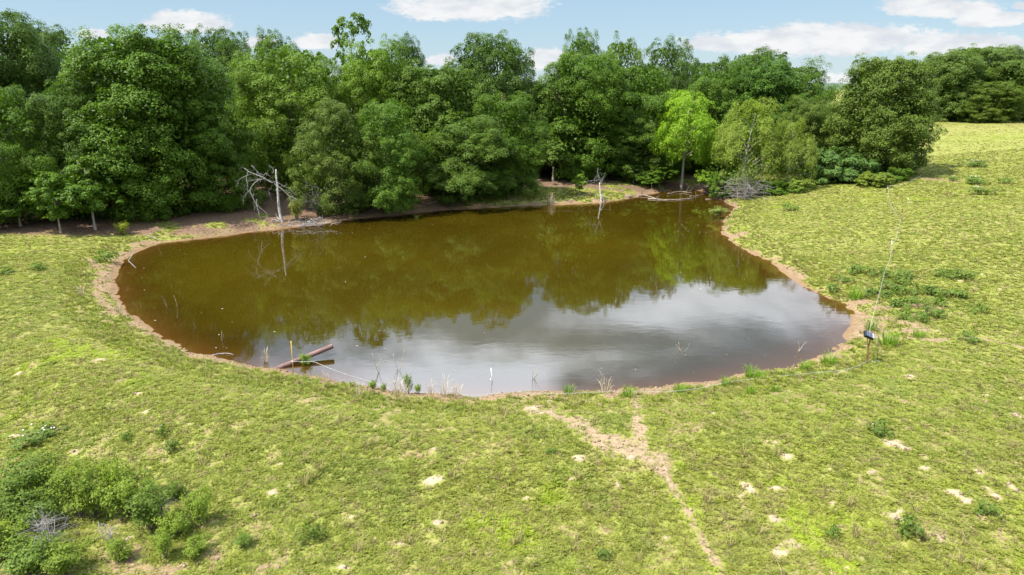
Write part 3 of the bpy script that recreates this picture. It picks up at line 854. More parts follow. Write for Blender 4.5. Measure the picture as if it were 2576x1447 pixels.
scl = (0.50 + 0.45 * rr.random(nP)) * (1.0 + 0.28 * sstep(18, 60, SY)) * (0.8 + 0.4 * c_)
# colour of each tuft: fresh green, yellow green, olive, straw
g1 = np.array([0.186, 0.217, 0.035]); g2 = np.array([0.218, 0.236, 0.043]); g3 = np.array([0.155, 0.182, 0.036]); g4 = np.array([0.245, 0.205, 0.092]); g5 = np.array([0.245, 0.320, 0.022])
w = np.clip((big - 0.35) * 2.6, 0, 1)[:, None]
col = g1 * (1 - w) + g2 * w
k3 = (sstep(0.50, 0.68, med) * 0.25)[:, None]; col = col * (1 - k3) + g3 * k3
k5 = (sstep(0.60, 0.72, 1 - med) * sstep(0.45, 0.6, big) * 0.8)[:, None]; col = col * (1 - k5) + g5 * k5
straw = np.clip(0.10 + 0.5 * sstep(0.52, 0.72, sml) + 0.25 * sstep(2.5, 0.8, sd_) + 0.12 * sstep(55, 75, SY) * sstep(0.4, 0.6, big), 0, 0.95)
st = (rr.random(nP) < 0.04 + straw * 0.52)[:, None]
col = np.where(st, g4 * (0.7 + 0.5 * rr.random((nP, 1))), col)
# darker broad-leaved patches and a sprinkle of seed stalks
cvr = fbm(SX * 1.15 + 40, SY * 1.15, 97, 3)
kc = (sstep(0.60, 0.70, cvr) * 0.20)[:, None]
col = col * (1 - kc) + np.array([0.105, 0.168, 0.036]) * kc
scl = scl * (1 + 0.45 * kc[:, 0])
stalk = rr.random(nP) < 0.001 + 0.003 * sstep(0.5, 0.65, big)
idx = np.where(stalk, 6, idx); scl = np.where(stalk, scl * 1.5, scl)
col = np.where(stalk[:, None], np.array([0.27, 0.23, 0.11]), col)
# the straw band and the lime patch high on the right hand pasture
pa, pb = G(2480, 322), G(2530, 345)
band = sstep(1.2, 0.6, np.abs((SY - pa[1]) + 0.05 * (SX - pa[0])) / 5.0 + 1.2 * (med - 0.5))[:, None] * (SX > pa[0] - 16)[:, None]
col = col * (1 - 0.8 * band) + np.array([0.36, 0.29, 0.17]) * 0.8 * band
lime = sstep(1.15, 0.7, np.hypot((SX - pb[0] - 4) / 14.0, (SY - pb[1]) / 4.5) + 0.9 * (med - 0.5))[:, None]
col = col * (1 - lime) + np.array([0.21, 0.29, 0.016]) * lime
col = col * (0.91 + 0.18 * rr.random((nP, 1)))
pm = bpy.data.meshes.new('grass')
pm.vertices.add(nP); pm.vertices.foreach_set('co', np.stack([SX, SY, SZ], 1).astype(np.float32).ravel())
rot = np.stack([rr.normal(size=nP) * 0.12, rr.normal(size=nP) * 0.12, rr.random(nP) * 6.283], 1)
attr(pm, 'rot', rot, 'FLOAT_VECTOR'); attr(pm, 'scl', scl); attr(pm, 'pick', idx, 'INT')
attr(pm, 'tint', np.concatenate([col, np.ones((nP, 1))], 1), 'FLOAT_COLOR')
grass = link(bpy.data.objects.new('grass', pm))
tag(grass, 'short grazed grass covering the pasture all round the pond', 'grass', kind='stuff')
ng = bpy.data.node_groups.new('grass_scatter', 'GeometryNodeTree')
ng.interface.new_socket('Geometry', in_out='INPUT', socket_type='NodeSocketGeometry')
ng.interface.new_socket('Geometry', in_out='OUTPUT', socket_type='NodeSocketGeometry')
gi = ng.nodes.new('NodeGroupInput'); go = ng.nodes.new('NodeGroupOutput')
iop = ng.nodes.new('GeometryNodeInstanceOnPoints')
ci = ng.nodes.new('GeometryNodeCollectionInfo')
ci.inputs['Collection'].default_value = proto_col
ci.inputs['Separate Children'].default_value = True
ci.inputs['Reset Children'].default_value = True
def named(n, typ):
    nd = ng.nodes.new('GeometryNodeInputNamedAttribute'); nd.data_type = typ; nd.inputs[0].default_value = n
    return [o for o in nd.outputs if o.enabled and o.name == 'Attribute'][0]
iop.inputs['Pick Instance'].default_value = True
e2r = ng.nodes.new('FunctionNodeEulerToRotation')
ng.links.new(named('rot', 'FLOAT_VECTOR'), e2r.inputs[0])
ng.links.new(gi.outputs[0], iop.inputs['Points'])
ng.links.new(ci.outputs[0], iop.inputs['Instance'])
ng.links.new(named('pick', 'INT'), iop.inputs['Instance Index'])
ng.links.new(e2r.outputs[0], iop.inputs['Rotation'])
ng.links.new(named('scl', 'FLOAT'), iop.inputs['Scale'])
ng.links.new(iop.outputs[0], go.inputs[0])
md_ = grass.modifiers.new('scatter', 'NODES'); md_.node_group = ng

# ------------------------------------------------------------------ dead wood
def branch_thing(name, label, cat, loc, group=None):
    return tag(empty(name, loc), label, cat, group)

def px_branches(parent, mat, items, origin, ppm, depth_of=None, r=None, nm='branch', lean=0.0, sub=None):
    """branches drawn as lines measured in a zoomed crop: origin is the foot, ppm its pixels per metre"""
    r = r or np.random.default_rng(1)
    made = []
    for (pts, r0, r1) in items:
        if nm == 'branch': r0, r1 = r0 * 0.72, r1 * 0.62
        d0 = r.normal() * 0.5
        L = len(pts)
        P = [np.array([(x - origin[0]) / ppm, (i / max(1, L - 1)) * d0 + lean, (origin[1] - y) / ppm]) for i, (x, y) in enumerate(pts)]
        tb = Tubes()
        C = curve_pts(P, max(4, 3 * L))
        C = C + r.normal(size=C.shape) * 0.006
        tb.tube(C, np.linspace(r0, r1, len(C)), 6, wob=0.15)
        if sub:
            for _ in range(sub):                   # side twigs
                q = C[r.integers(len(C) // 3, len(C))]
                dv = unit(r.normal(size=(1, 3)))[0]; dv[2] -= 0.15
                ln = 0.18 + 0.35 * r.random()
                tb.tube([q, q + dv * ln * 0.5 + r.normal(size=3) * 0.02, q + dv * ln], [r1 * 0.9, r1 * 0.6, 0.003], 4, cap=False)
        made.append(part(nm, tb.mesh(nm), mat, parent))
    return made

p0 = G(708, 560)
dt = branch_thing('dead_tree', 'bare white dead tree with broken top at the far left waterline', 'dead tree', p0)
O1, S1 = (668, 745), 160.0
px_branches(dt, m_snag, [([(672, 790), (664, 735), (645, 650), (632, 540), (628, 440), (621, 340), (612, 260), (608, 188)], 0.125, 0.048)], O1, S1, nm='trunk', r=np.random.default_rng(3), sub=0)
px_branches(dt, m_dead, [([(620, 312), (575, 290), (520, 245), (470, 180), (425, 120)], 0.060, 0.028), ([(545, 265), (470, 240), (390, 215), (330, 195), (270, 160), (215, 178)], 0.032, 0.010),
    ([(400, 215), (330, 240), (280, 270), (240, 345)], 0.018, 0.008), ([(540, 265), (460, 285), (400, 340), (380, 385), (395, 430), (420, 480), (460, 540), (520, 590), (565, 630)], 0.034, 0.010),
    ([(395, 430), (380, 530), (375, 590), (365, 640)], 0.018, 0.007), ([(425, 490), (440, 560), (470, 610), (495, 660)], 0.018, 0.007), ([(385, 372), (330, 420), (295, 470), (290, 545)], 0.020, 0.008),
    ([(365, 190), (350, 260), (375, 310), (385, 370)], 0.016, 0.010), ([(330, 295), (420, 280), (520, 268)], 0.012, 0.016), ([(620, 300), (670, 310), (730, 350), (790, 380), (830, 445)], 0.026, 0.008),
    ([(630, 322), (680, 350), (740, 400), (790, 445), (850, 465), (885, 495)], 0.028, 0.008), ([(640, 342), (720, 390), (770, 430), (800, 480), (850, 520)], 0.022, 0.007), ([(610, 330), (590, 370), (565, 400), (565, 445)], 0.014, 0.006),
    ([(640, 382), (670, 400), (680, 455)], 0.014, 0.006), ([(618, 215), (632, 185), (600, 145), (575, 130)], 0.012, 0.006), ([(520, 245), (560, 205), (600, 228)], 0.014, 0.008), ([(790, 445), (790, 500), (815, 540)], 0.010, 0.005)],
    O1, S1, r=np.random.default_rng(4), sub=11)
px_branches(dt, m_dead, [([(655, 740), (600, 715), (575, 720), (600, 785), (625, 850)], 0.05, 0.018), ([(680, 760), (730, 770), (752, 718)], 0.05, 0.015), ([(650, 712), (615, 690), (588, 655)], 0.03, 0.010),
    ([(660, 750), (640, 790), (690, 815)], 0.05, 0.014)], O1, S1, r=np.random.default_rng(5), nm='root', sub=0)

bp_ = on_plane(795, 570, 0.05)
pile = branch_thing('brush_pile', 'heap of grey dead branches lying in the water right of the dead tree', 'branches', bp_)
r_ = np.random.default_rng(8)
for k in range(22):
    a = r_.normal() * 0.5 + (0 if r_.random() < 0.7 else 1.2)
    c = np.array([r_.normal() * 0.75 - 0.1, r_.normal() * 0.35, 0.05 + 0.25 * r_.random()])
    L = 0.5 + 1.1 * r_.random()
    dv = np.array([math.cos(a), math.sin(a) * 0.8, r_.normal() * 0.22 + 0.10])
    P = curve_pts([c - dv * L / 2, c + r_.normal(size=3) * 0.08, c + dv * L / 2 + np.array([0, 0, 0.1])], 8)
    P[:, 2] = np.maximum(P[:, 2], 0.0)
    tb = Tubes(); tb.tube(P, np.linspace(0.024, 0.007, 8), 5, wob=0.2)
    for _ in range(3):
        q = P[r_.integers(2, 8)]; dq = unit(r_.normal(size=(1, 3)))[0] * (0.15 + 0.3 * r_.random()); dq[2] = abs(dq[2])
        tb.tube([q, q + dq * 0.5, q + dq], [0.009, 0.007, 0.003], 4, cap=False)
    part('branch', tb.mesh('branch'), m_dead, pile)

p1 = G(1512, 508)
sn = branch_thing('dead_snag', 'second dead snag with twiggy broken head and forked roots, on the far lawn shore', 'dead tree', p1)
O2, S2 = (540, 605), 150.0
px_branches(sn, m_dead, [([(545, 620), (540, 560), (533, 470), (530, 385)], 0.085, 0.045)], O2, S2, nm='trunk', r=np.random.default_rng(13), sub=0)
px_branches(sn, m_dead, [([(530, 390), (515, 320), (490, 245), (495, 190)], 0.035, 0.010), ([(530, 385), (545, 330), (565, 280), (575, 240)], 0.028, 0.008), ([(520, 335), (450, 335), (320, 352)], 0.022, 0.010),
    ([(505, 280), (460, 310), (440, 360)], 0.014, 0.005), ([(510, 300), (470, 270), (430, 330)], 0.012, 0.005), ([(525, 350), (555, 320), (570, 350)], 0.012, 0.005), ([(500, 300), (480, 345), (395, 400), (410, 440)], 0.012, 0.005),
    ([(535, 450), (480, 435), (440, 440)], 0.012, 0.006)], O2, S2, r=np.random.default_rng(14), sub=4)
px_branches(sn, m_dead, [([(540, 520), (525, 580), (510, 640)], 0.045, 0.02), ([(545, 520), (570, 580), (570, 640)], 0.04, 0.018), ([(548, 530), (590, 570), (640, 605)], 0.035, 0.012), ([(555, 560), (600, 600), (615, 640)], 0.03, 0.012)],
    O2, S2, r=np.random.default_rng(15), nm='root', sub=0)

def log(label, pts_px, r0, r1, z=0.05, fork=2, seed=1, mat=None, group=None, ground=False, arch=0.0):
    r = np.random.default_rng(seed)
    P = [G(*q, 0.04) if ground else on_plane(q[0], q[1], z) for q in pts_px]
    o = P[0].copy()
    C = curve_pts([q - o for q in P], 10)
    C[:, 2] += arch * np.sin(np.linspace(0, np.pi, 10)) + r.normal(size=10) * 0.015
    t = branch_thing('driftwood', label, 'driftwood', o, group)
    tb = Tubes(); tb.tube(C, np.linspace(r0, r1, 10), 7, wob=0.15)
    part('log', tb.mesh('log'), mat or m_drift, t)
    for k in range(fork):
        q = C[r.integers(3, 9)]; dv = unit(r.normal(size=(1, 3)))[0]; dv[2] = abs(dv[2]) * 0.9 + 0.15
        tb = Tubes(); L = 0.35 + 0.5 * r.random()
        tb.tube([q, q + dv * L * 0.5 + r.normal(size=3) * 0.04, q + dv * L], [r1 * 0.8, r1 * 0.5, 0.004], 5)
        part('branch', tb.mesh('branch'), mat or m_drift, t)
log('long pale log floating right of the second dead snag', [(1630, 500), (1690, 503), (1745, 499)], 0.07, 0.035, 0.03, 2, 1)
log('bleached log with stubs lying on the far shore right of the snag', [(1572, 496), (1620, 492), (1655, 502)], 0.08, 0.04, 0.06, 4, 2)
log('forked driftwood at the mouth of the back inlet', [(1680, 488), (1712, 482), (1740, 486)], 0.06, 0.03, 0.08, 5, 3)
log('arched grey log in the shade behind the willow', [(1772, 476), (1800, 472), (1840, 466)], 0.13, 0.09, 0.10, 1, 4, m_dead, arch=0.35)
log('thin drift stick floating in front of the willow base', [(1775, 501), (1815, 500), (1852, 495)], 0.045, 0.025, 0.03, 1, 5)
log('short broken stick on the water left of the willow', [(1735, 495), (1760, 492), (1775, 488)], 0.05, 0.03, 0.04, 3, 6)
log('pile of brown drift sticks at the right back corner', [(1825, 510), (1855, 508), (1885, 512)], 0.05, 0.02, 0.06, 6, 7)
log('dark stick lying on the bare left bank', [(372, 592), (385, 597), (396, 604)], 0.035, 0.012, 0.02, 2, 8, m_twig, ground=True)
log('bowed pale branch on the brown far bank right of the bushy tree', [(1075, 512), (1130, 500), (1200, 487)], 0.022, 0.012, 0.02, 0, 9, m_dead, ground=True)
log('thin curved stick floating off the near left shore', [(530, 893), (560, 889), (588, 892)], 0.016, 0.008, 0.02, 0, 10, m_dead)
log('twiggy litter along the shore left of the dead tree', [(600, 580), (650, 572), (690, 570)], 0.03, 0.012, 0.06, 7, 11, m_dead)
log('thin grey roots on the brown bank left of the lawn', [(1265, 510), (1290, 503), (1310, 498)], 0.03, 0.012, 0.05, 4, 12, m_twig, ground=True)

def twig_bush(name, label, loc, H, R, n, seed, mat, thick=0.012, stems=5, cat='dead bush'):
    r = np.random.default_rng(seed)
    t = branch_thing(name, label, cat, loc)
    for s in range(stems):
        tb = Tubes()
        a = r.random() * 6.283
        e = np.array([math.cos(a) * R * 0.6 * r.random(), math.sin(a) * R * 0.6 * r.random(), H * (0.5 + 0.5 * r.random())])
        C = curve_pts([np.array([0, 0, -0.05]), e * 0.5 + r.normal(size=3) * 0.08 * H, e], 8)
        tb.tube(C, np.linspace(thick * 1.6, thick * 0.5, 8), 5, wob=0.2)
        for k in range(n // stems):
            q = C[r.integers(1, 8)]
            dv = unit(r.normal(size=(1, 3)))[0]; dv[2] = abs(dv[2]) * 0.7 - 0.05; dv = dv / np.linalg.norm(dv)
            L = R * (0.35 + 0.6 * r.random())
            B = curve_pts([q, q + dv * L * 0.5 + r.normal(size=3) * 0.07 * L, q + dv * L - np.array([0, 0, 0.1 * L])], 6)
            tb.tube(B, np.linspace(thick * 0.55, thick * 0.18, 6), 4, cap=False)
            for _ in range(2):
                q2 = B[r.integers(2, 6)]; d2 = unit(r.normal(size=(1, 3)))[0] * L * 0.35
                tb.tube([q2, q2 + d2], [thick * 0.28, thick * 0.1], 3, cap=False)
        part('stem', tb.mesh('stem'), mat, t)
    return t
twig_bush('dead_bush', 'grey leafless thicket in front of the pale willow at the waterline', G(1872, 502), 1.9, 2.5, 110, 21, m_twig, 0.032, 7)
twig_bush('dead_bush', 'dead brown hanging brush under the trees at the left end of the sunny lawn', G(1305, 478), 2.2, 1.0, 50, 22, m_twig, 0.022, 4)
twig_bush('dead_bush', 'dead grey brush in the shade between the dead tree and the cone shaped tree', G(800, 540), 2.6, 1.1, 60, 23, m_twig, 0.022, 5)
twig_bush('dead_bush', 'grey leafless bush in the lower left corner among the green shrubs', G(128, 1385), 0.75, 0.60, 130, 24, m_twig, 0.008, 9)
twig_bush('dead_bush', 'small leafless twigs beside the rightmost dark shrub of the lower left thicket', G(405, 1305), 0.6, 0.35, 40, 25, m_twig, 0.008, 4)
twig_bush('dead_bush', 'thin dead brown stems on the bare soil below the lower left thicket', G(280, 1370), 0.55, 0.30, 30, 26, m_twig, 0.008, 5)

# ------------------------------------------------------------------ shrubs of the lower left corner
def make_shrub(seed, H, R, stems, clumps, per, leaf, spread=0.8):
    r = np.random.default_rng(seed)
    tb = Tubes()
    C, OUT, RC = [], [], []
    for s in range(stems):
        a = r.random() * 6.283; rad = R * spread * r.random() ** 0.6
        e = np.array([math.cos(a) * rad, math.sin(a) * rad, H * (0.55 + 0.45 * r.random()) * (1 - 0.35 * (rad / R) ** 2)])
        P = curve_pts([np.array([e[0] * 0.15, e[1] * 0.15, -0.06]), e * np.array([0.55, 0.55, 0.5]) + r.normal(size=3) * 0.04, e], 8)
        tb.tube(P, np.linspace(0.014, 0.004, 8), 5, cap=False)
        for k in range(clumps):
            f = 0.30 + 0.70 * r.random() ** 0.7
            q = P[min(7, int(f * 7.99))] + r.normal(size=3) * 0.17 * R * (1.1 - f * 0.5)
            C.append(q); OUT.append([q[0] + 0.01, q[1], 0.25]); RC.append(leaf * (1.6 + 2.0 * r.random()))
    C = np.array(C); C[:, 2] = np.maximum(C[:, 2], 0.06); OUT = unit(np.array(OUT)); RC = np.array(RC)
    V, F, T = crown_leaves(r, C, RC, OUT, per, leaf, 0.7, 0.62, up=0.7)
    cm = mesh_arrays('leaves', V, F); attr(cm, 'tint', T); cm.materials.append(m_soft)
    sm = tb.mesh('stems'); sm.materials.append(m_bark)
    return dict(leaves=cm, stems=sm, H=H, R=R)
BUSH = [make_shrub(300 + k, 1.0, 0.55, 13, 15, 13, 0.062, 0.95) for k in range(4)]
def shrub(name, label, cat, proto, px, py, hpx, wpx, color, group=None, dz=0.0):
    p = G(px, py)
    sc = math.hypot(math.hypot(p[0], p[1]), CAM_H - p[2]) / FPX
    el = math.atan2(CAM_H - p[2], math.hypot(p[0], p[1]))
    H = hpx * sc / math.cos(el); R = wpx * sc
    t = empty(name, p + np.array([0, 0, dz]), random.random() * 6.28)
    t.scale = (R / proto['R'], R / proto['R'], H / proto['H'])
    if proto.get('stems'): part('stems', proto['stems'], None, t)
    c = part('leaves', proto['leaves'], None, t)
    j = 1 + 0.16 * (random.random() - 0.5)
    c.color = (color[0] * j, color[1] * j, color[2] * j, 1)
    if proto.get('flowers'): part('flowers', proto['flowers'], None, t)
    return tag(t, label, cat, group)
SGR = (0.140, 0.200, 0.024)
LL = [(75, 1262, 95, 62, 'bright green shrub at the top left of the lower left thicket'), (140, 1258, 70, 48, 'shrub in the upper left thicket next to the bright green top left one'), (205, 1300, 110, 52, 'tall shrub in the centre of the lower left thicket, above the grey bush'),
      (40, 1330, 90, 60, 'wide shrub at the left edge, left of the grey leafless bush'), (285, 1250, 90, 34, 'narrow upright shrub sticking up at the top middle of the lower left thicket'),
      (335, 1290, 100, 52, 'shrub right of the narrow upright one in the lower left thicket'), (390, 1330, 95, 55, 'dense dark shrub at the right of the lower left thicket'),
      (245, 1300, 75, 45, 'shrub between the tall central one and the narrow upright one'), (505, 1315, 78, 36, 'lone shrub with its own shadow at the right end of the thicket'),
      (440, 1255, 38, 26, 'small dark shrub up and right of the lower left thicket'), (415, 1405, 60, 30, 'small green shrub alone near the bottom edge, below the thicket'),
      (20, 1400, 70, 55, 'shrub in the bottom left corner, left of the grey bush foot'), (75, 1440, 60, 60, 'low leafy shrub on the bottom edge near the left corner'),
      (300, 1410, 45, 32, 'low sprig shrub on bare soil below the thicket'), (170, 1440, 55, 50, 'low shrub on the bottom edge below the grey bush'), (115, 1330, 60, 50, 'shrub showing through the twigs of the grey leafless bush'),
      (450, 1345, 50, 40, 'pale low shrub between the dense dark one and the lone one'), (500, 1390, 34, 34, 'low dark leafy clump right of the small bottom shrub'), (615, 1375, 24, 26, 'low leafy clump of weeds right of the thicket near the bottom')]
for k, (x, y, h, w_, lab) in enumerate(LL):
    shrub('shrub', lab, 'shrub', BUSH[k % 4], x, y, h, w_ * 0.84, SGR if k % 3 else (0.100, 0.158, 0.024))

# weeds, rosettes and flowering clumps in the pasture
def make_weed(seed, n, H, R, leaf, flowers=0):
    r = np.random.default_rng(seed)
    C = np.stack([r.normal(size=n) * R * 0.45, r.normal(size=n) * R * 0.45, H * (0.25 + 0.6 * r.random(n))], 1)
    OUT = unit(C * np.array([1, 1, 0.4]) + 1e-3)
    V, F, T = crown_leaves(r, C, np.full(n, leaf * 1.5), OUT, 16, leaf, 0.6, 0.5, up=0.6)
    V[:, 2] = np.maximum(V[:, 2], -0.02)
    cm = mesh_arrays('leaves', V, F); attr(cm, 'tint', T); cm.materials.append(m_soft)
    d = dict(leaves=cm, H=H, R=R)
    if flowers:
        P = np.stack([r.normal(size=flowers) * R * 0.4, r.normal(size=flowers) * R * 0.4, H * (0.95 + 0.15 * r.random(flowers))], 1)
        Vf, Ff = leaf_quads(P, unit(np.array([0, 0, 1.0]) + 0.3 * r.normal(size=(flowers, 3))), np.full(flowers, leaf * 0.5), 1.0, r)
        fm = mesh_arrays('flowers', Vf, Ff); fm.materials.append(m_flower); d['flowers'] = fm
    return d
WEED = [make_weed(400 + k, 16, 0.30, 0.32, 0.085) for k in range(3)]
FLOW = [make_weed(420 + k, 24, 0.35, 0.45, 0.085, 9) for k in range(2)]
DW = (0.095, 0.150, 0.028)
for (x, y, h, w_, lab) in [(95, 1104, 20, 46, 'white flowering weed clump on the left pasture above the thicket'), (410, 1096, 22, 14, 'small bluish flowering weed right of the left white clump'),
                           (2452, 418, 12, 32, 'topmost white flowering clump on the right pasture slope'), (2448, 462, 14, 30, 'middle white flowering clump on the right pasture slope'), (2470, 490, 15, 26, 'lowest white flowering clump on the right pasture slope'),
                           (2395, 455, 9, 14, 'tiny leafy clump left of the middle white flowering clump'), (2525, 462, 11, 16, 'small clump right of the middle white flowering clump')]:
    shrub('flowering_weed', lab, 'weed', FLOW[(x + y) % 2], x, y, h, w_, DW)
WP = [(1988, 530, 16, 18, 'dark leafy weed alone on the grassy point right of the pond'), (97, 680, 14, 16, 'bluish weed alone on the left pasture near the wood'), (22, 688, 10, 20, 'dark low weed at the left edge near the wood'),
      (318, 1112, 22, 12, 'dark small weed above the lower left thicket'), (432, 1136, 24, 16, 'dark weed above and right of the thicket'), (275, 660, 26, 20, 'green weed on the left bank at the tip of the pond'),
      (2215, 1090, 24, 26, 'dark weed beside the big sandy scuff at right'), (2285, 1345, 34, 26, 'dark thistle like weed near the lower right sandy scuff'), (780, 1365, 30, 26, 'dark weed patch near the bottom edge left of middle'),
      (1385, 1140, 12, 12, 'small weed left of the cattle path'), (2095, 1350, 22, 16, 'dark small weed left of the thistle like weed'), (2480, 1290, 20, 20, 'low weed between sandy scuffs near the right edge'), (1520, 1400, 16, 18, 'low weed near the bottom edge left of the path')]
for k, (x, y, h, w_, lab) in enumerate(WP):
    shrub('weed', lab, 'weed', WEED[k % 3], x, y, h, w_, DW)
r_ = np.random.default_rng(77)
spots = [(2120, 712), (2090, 735), (2160, 690), (2240, 725), (2260, 745), (2280, 720), (2300, 760), (2330, 770), (2345, 790), (2290, 800), (2250, 770), (2225, 745), (2310, 735), (2340, 735), (2370, 770), (2360, 800), (2400, 745), (2420, 700), (2280, 775), (2230, 700),
         (2355, 745), (2440, 860), (2315, 815), (2210, 690), (2380, 690), (2270, 700), (2190, 745), (2460, 795)]
for k, (x, y) in enumerate(spots):
    shrub('weed', 'dark green leafy weed in the scattered patch along the right hand fence wire', 'weed', WEED[k % 3], x + r_.normal() * 5, y + r_.normal() * 4, 13 + 7 * r_.random(), 15 + 10 * r_.random(), DW, 'weeds along the right hand wire')
shrub('water_shrub', 'pale yellow green shrub growing out of the water near the right bank', 'shrub', BUSH[1], 1808, 551, 22, 20, (0.17, 0.21, 0.05), dz=0.25)
shrub('shrub', 'yellowish feathery shrub right of the dead tree trunk', 'shrub', BUSH[2], 748, 556, 52, 20, (0.19, 0.21, 0.045))
shrub('shrub', 'yellow green sapling shrub on the shaded left bank under the wood', 'shrub', BUSH[0], 309, 590, 30, 15, (0.20, 0.23, 0.025))
for (x, y, h, w_, lab) in [(1028, 990, 50, 11, 'tall leafy green weed standing at the near shore among dry grass'), (938, 980, 24, 12, 'bright green weed at the near shore where the wire meets the grass'), (966, 986, 22, 9, 'small green weed between the bright one and the tall one'),
                           (1052, 990, 24, 10, 'small green weed just right of the tall leafy one'), (770, 920, 30, 14, 'tangled weed growing against the rusty pipe')]:
    shrub('shore_weed', lab, 'weed', BUSH[3], x, y, h, w_, (0.13, 0.205, 0.022))

# ------------------------------------------------------------------ grass clumps and reeds that stand out
def make_clump(seed, n, H, R, width, lean, mat):
    r = np.random.default_rng(seed)
    V, F, S = blade_set(r, n, H, R, width, lean)
    return blade_mesh('blades', (V, F, S), mat)
m_sedge = leaf_material('sedge_blades', 0.3, 0.5, 0.25)
DRY = [make_clump(500 + k, 40, 0.75, 0.25, 0.008, 0.28, m_straw) for k in range(3)]
REED = make_clump(510, 46, 0.9, 0.5, 0.012, 0.10, m_straw)
SEDGE = [make_clump(520 + k, 90, 0.34, 0.30, 0.008, 0.16, m_sedge) for k in range(2)]
for m in SEDGE:
    attr(m, 'tint', np.random.default_rng(2).random(len(m.vertices)))
def clump(name, label, cat, mesh, px, py, s, color=(0.12, 0.22, 0.02), group=None, sx=1.0):
    t = bpy.data.objects.new(name, mesh)
    p = G(px, py)
    t.location = p - np.array([0, 0, 0.01]); t.rotation_euler = (0, 0, random.random() * 6.28); t.scale = (s * sx, s * sx, s)
    t.color = (*color, 1)
    link(t); return tag(t, label, cat, group)
for (x, y, s, lab, k) in [(1000, 994, 0.95, 'tan dry grass clump left of the tall leafy shore weed', 0), (1015, 997, 0.75, 'short tan grass clump at the foot of the tall leafy shore weed', 1), (1118, 1000, 0.95, 'largest fan of tan dry grass on the near shore', 2), (1150, 1003, 0.85, 'tan grass fan right of the largest fan', 0),
                          (1085, 996, 0.7, 'tan grass clump between the leafy weed and the largest fan', 1), (1524, 990, 0.95, 'lone tan grass clump at the near shore right of the middle', 2), (205, 745, 0.9, 'tan dry grass on the left bank near the pond tip', 0), (300, 790, 0.8, 'tan grass at the left waterline below the pond tip', 1),
                          (668, 915, 0.8, 'straw coloured spike of grass left of the rusty pipe', 2), (905, 1000, 0.7, 'tan stalks in the grass behind the near shore', 1), (820, 960, 0.5, 'thin dry stalks along the slanting wire', 0)]:
    clump('dry_grass_clump', lab, 'dry grass', DRY[k], x, y, s * 0.82, sx=0.9)
clump('reed_clump', 'pale straw reeds standing at the far lawn waterline', 'reeds', REED, 1388, 513, 0.95)
for (x, y, s, lab) in [(2150, 752, 1.5, 'bright green sedge tuft on the right bank above the beach'), (2085, 918, 1.2, 'sedge tuft at the right near shore by the beach end'), (2025, 932, 0.9, 'sedge tuft left of the beach end tuft'), (1890, 948, 1.0, 'sedge tuft at the near shore where the wire leaves the beach'),
                       (1912, 956, 0.8, 'small sedge tuft just below the wire on the near shore'), (1825, 972, 0.8, 'low sedge tuft on the near shore left of the pair'), (1580, 998, 0.9, 'sedge tuft at the waterline above the left branch of the path'), (1430, 992, 0.8, 'sedge tuft at the waterline left of the lone tan clump'),
                       (1715, 988, 0.8, 'sedge tuft on the near shore left of the low one'), (2235, 868, 1.5, 'wide sedge tuft right of the solar charger post'), (2190, 830, 1.1, 'sedge tuft behind the solar charger post'), (2310, 850, 0.9, 'sedge tuft right on the trampled path right of the charger'),
                       (1888, 990, 0.7, 'sedge tuft in the grass below the near shore pair'), (1950, 985, 0.6, 'tiny sedge tuft in the grass right of the near shore')]:
    clump('sedge_tuft', lab, 'grass tuft', SEDGE[int(x) % 2], x, y, s)

# stalks standing in the shallow water
for (x, y, h, lab) in [(420, 776, 0.45, 'thin dead twigs standing in the water near the left shore'), (447, 778, 0.5, 'single bent twig in the water right of the thin dead twigs'), (557, 862, 0.4, 'forked pale twig in the water off the near left shore'),
                       (955, 945, 0.7, 'thin pale stalks in the shallows right of the pipe'), (1003, 940, 0.7, 'tall thin stalk in the shallows right of the pale stalks'), (1716, 890, 0.35, 'small twig standing in the water off the near right shore'), (2006, 890, 0.35, 'dark twig standing in the water toward the right beach'),
                       (2152, 845, 0.3, 'little sprig in the shallows of the right beach'), (1340, 960, 0.45, 'brown stalk in the shallows right of the white stake')]:
    p = on_plane(x, y, -0.1)
    t = branch_thing('water_stalk', lab, 'twig', p)
    r = np.random.default_rng(int(x))
    for k in range(3):
        e = np.array([r.normal() * 0.15, r.normal() * 0.1, h * (0.6 + 0.5 * r.random()) + 0.1])
        tb = Tubes(); tb.tube(curve_pts([np.zeros(3), e * 0.55 + r.normal(size=3) * 0.03, e], 6), np.linspace(0.009, 0.004, 6), 4)
        part('twig', tb.mesh('twig'), m_straw if k else m_twig, t)

# ------------------------------------------------------------------ the pipe, the posts and the wire
def world_tube(name, label, cat, pts, radii, mat, sides=8, parent=None, closed_cap=True):
    o = np.array(pts[0], float)
    tb = Tubes(); tb.tube([np.array(q) - o for q in pts], radii, sides, cap=closed_cap)
    ob = bpy.data.objects.new(name, tb.mesh(name)); ob.data.materials.append(mat)
    ob.location = o
    link(ob)
    return tag(ob, label, cat)
a = G(683, 934, -0.10); bq = on_plane(836, 871, 0.30)
dirp = (bq - a) / np.linalg.norm(bq - a)
pt = branch_thing('drain_pipe', 'rusty brown steel pipe sticking out of the near bank over the water', 'pipe', a)
tb = Tubes(); Lp = np.linalg.norm(bq - a)
tb.tube([dirp * (-0.4), dirp * Lp * 0.5, dirp * Lp], [0.088] * 3, 24, cap=False)
tb.tube([dirp * Lp, dirp * (Lp - 0.004), dirp * (Lp - 0.01), dirp * (Lp - 0.6)], [0.088, 0.080, 0.078, 0.078], 24, cap=False)
pp = part('pipe_wall', tb.mesh('pipe_wall'), m_pipe, pt)

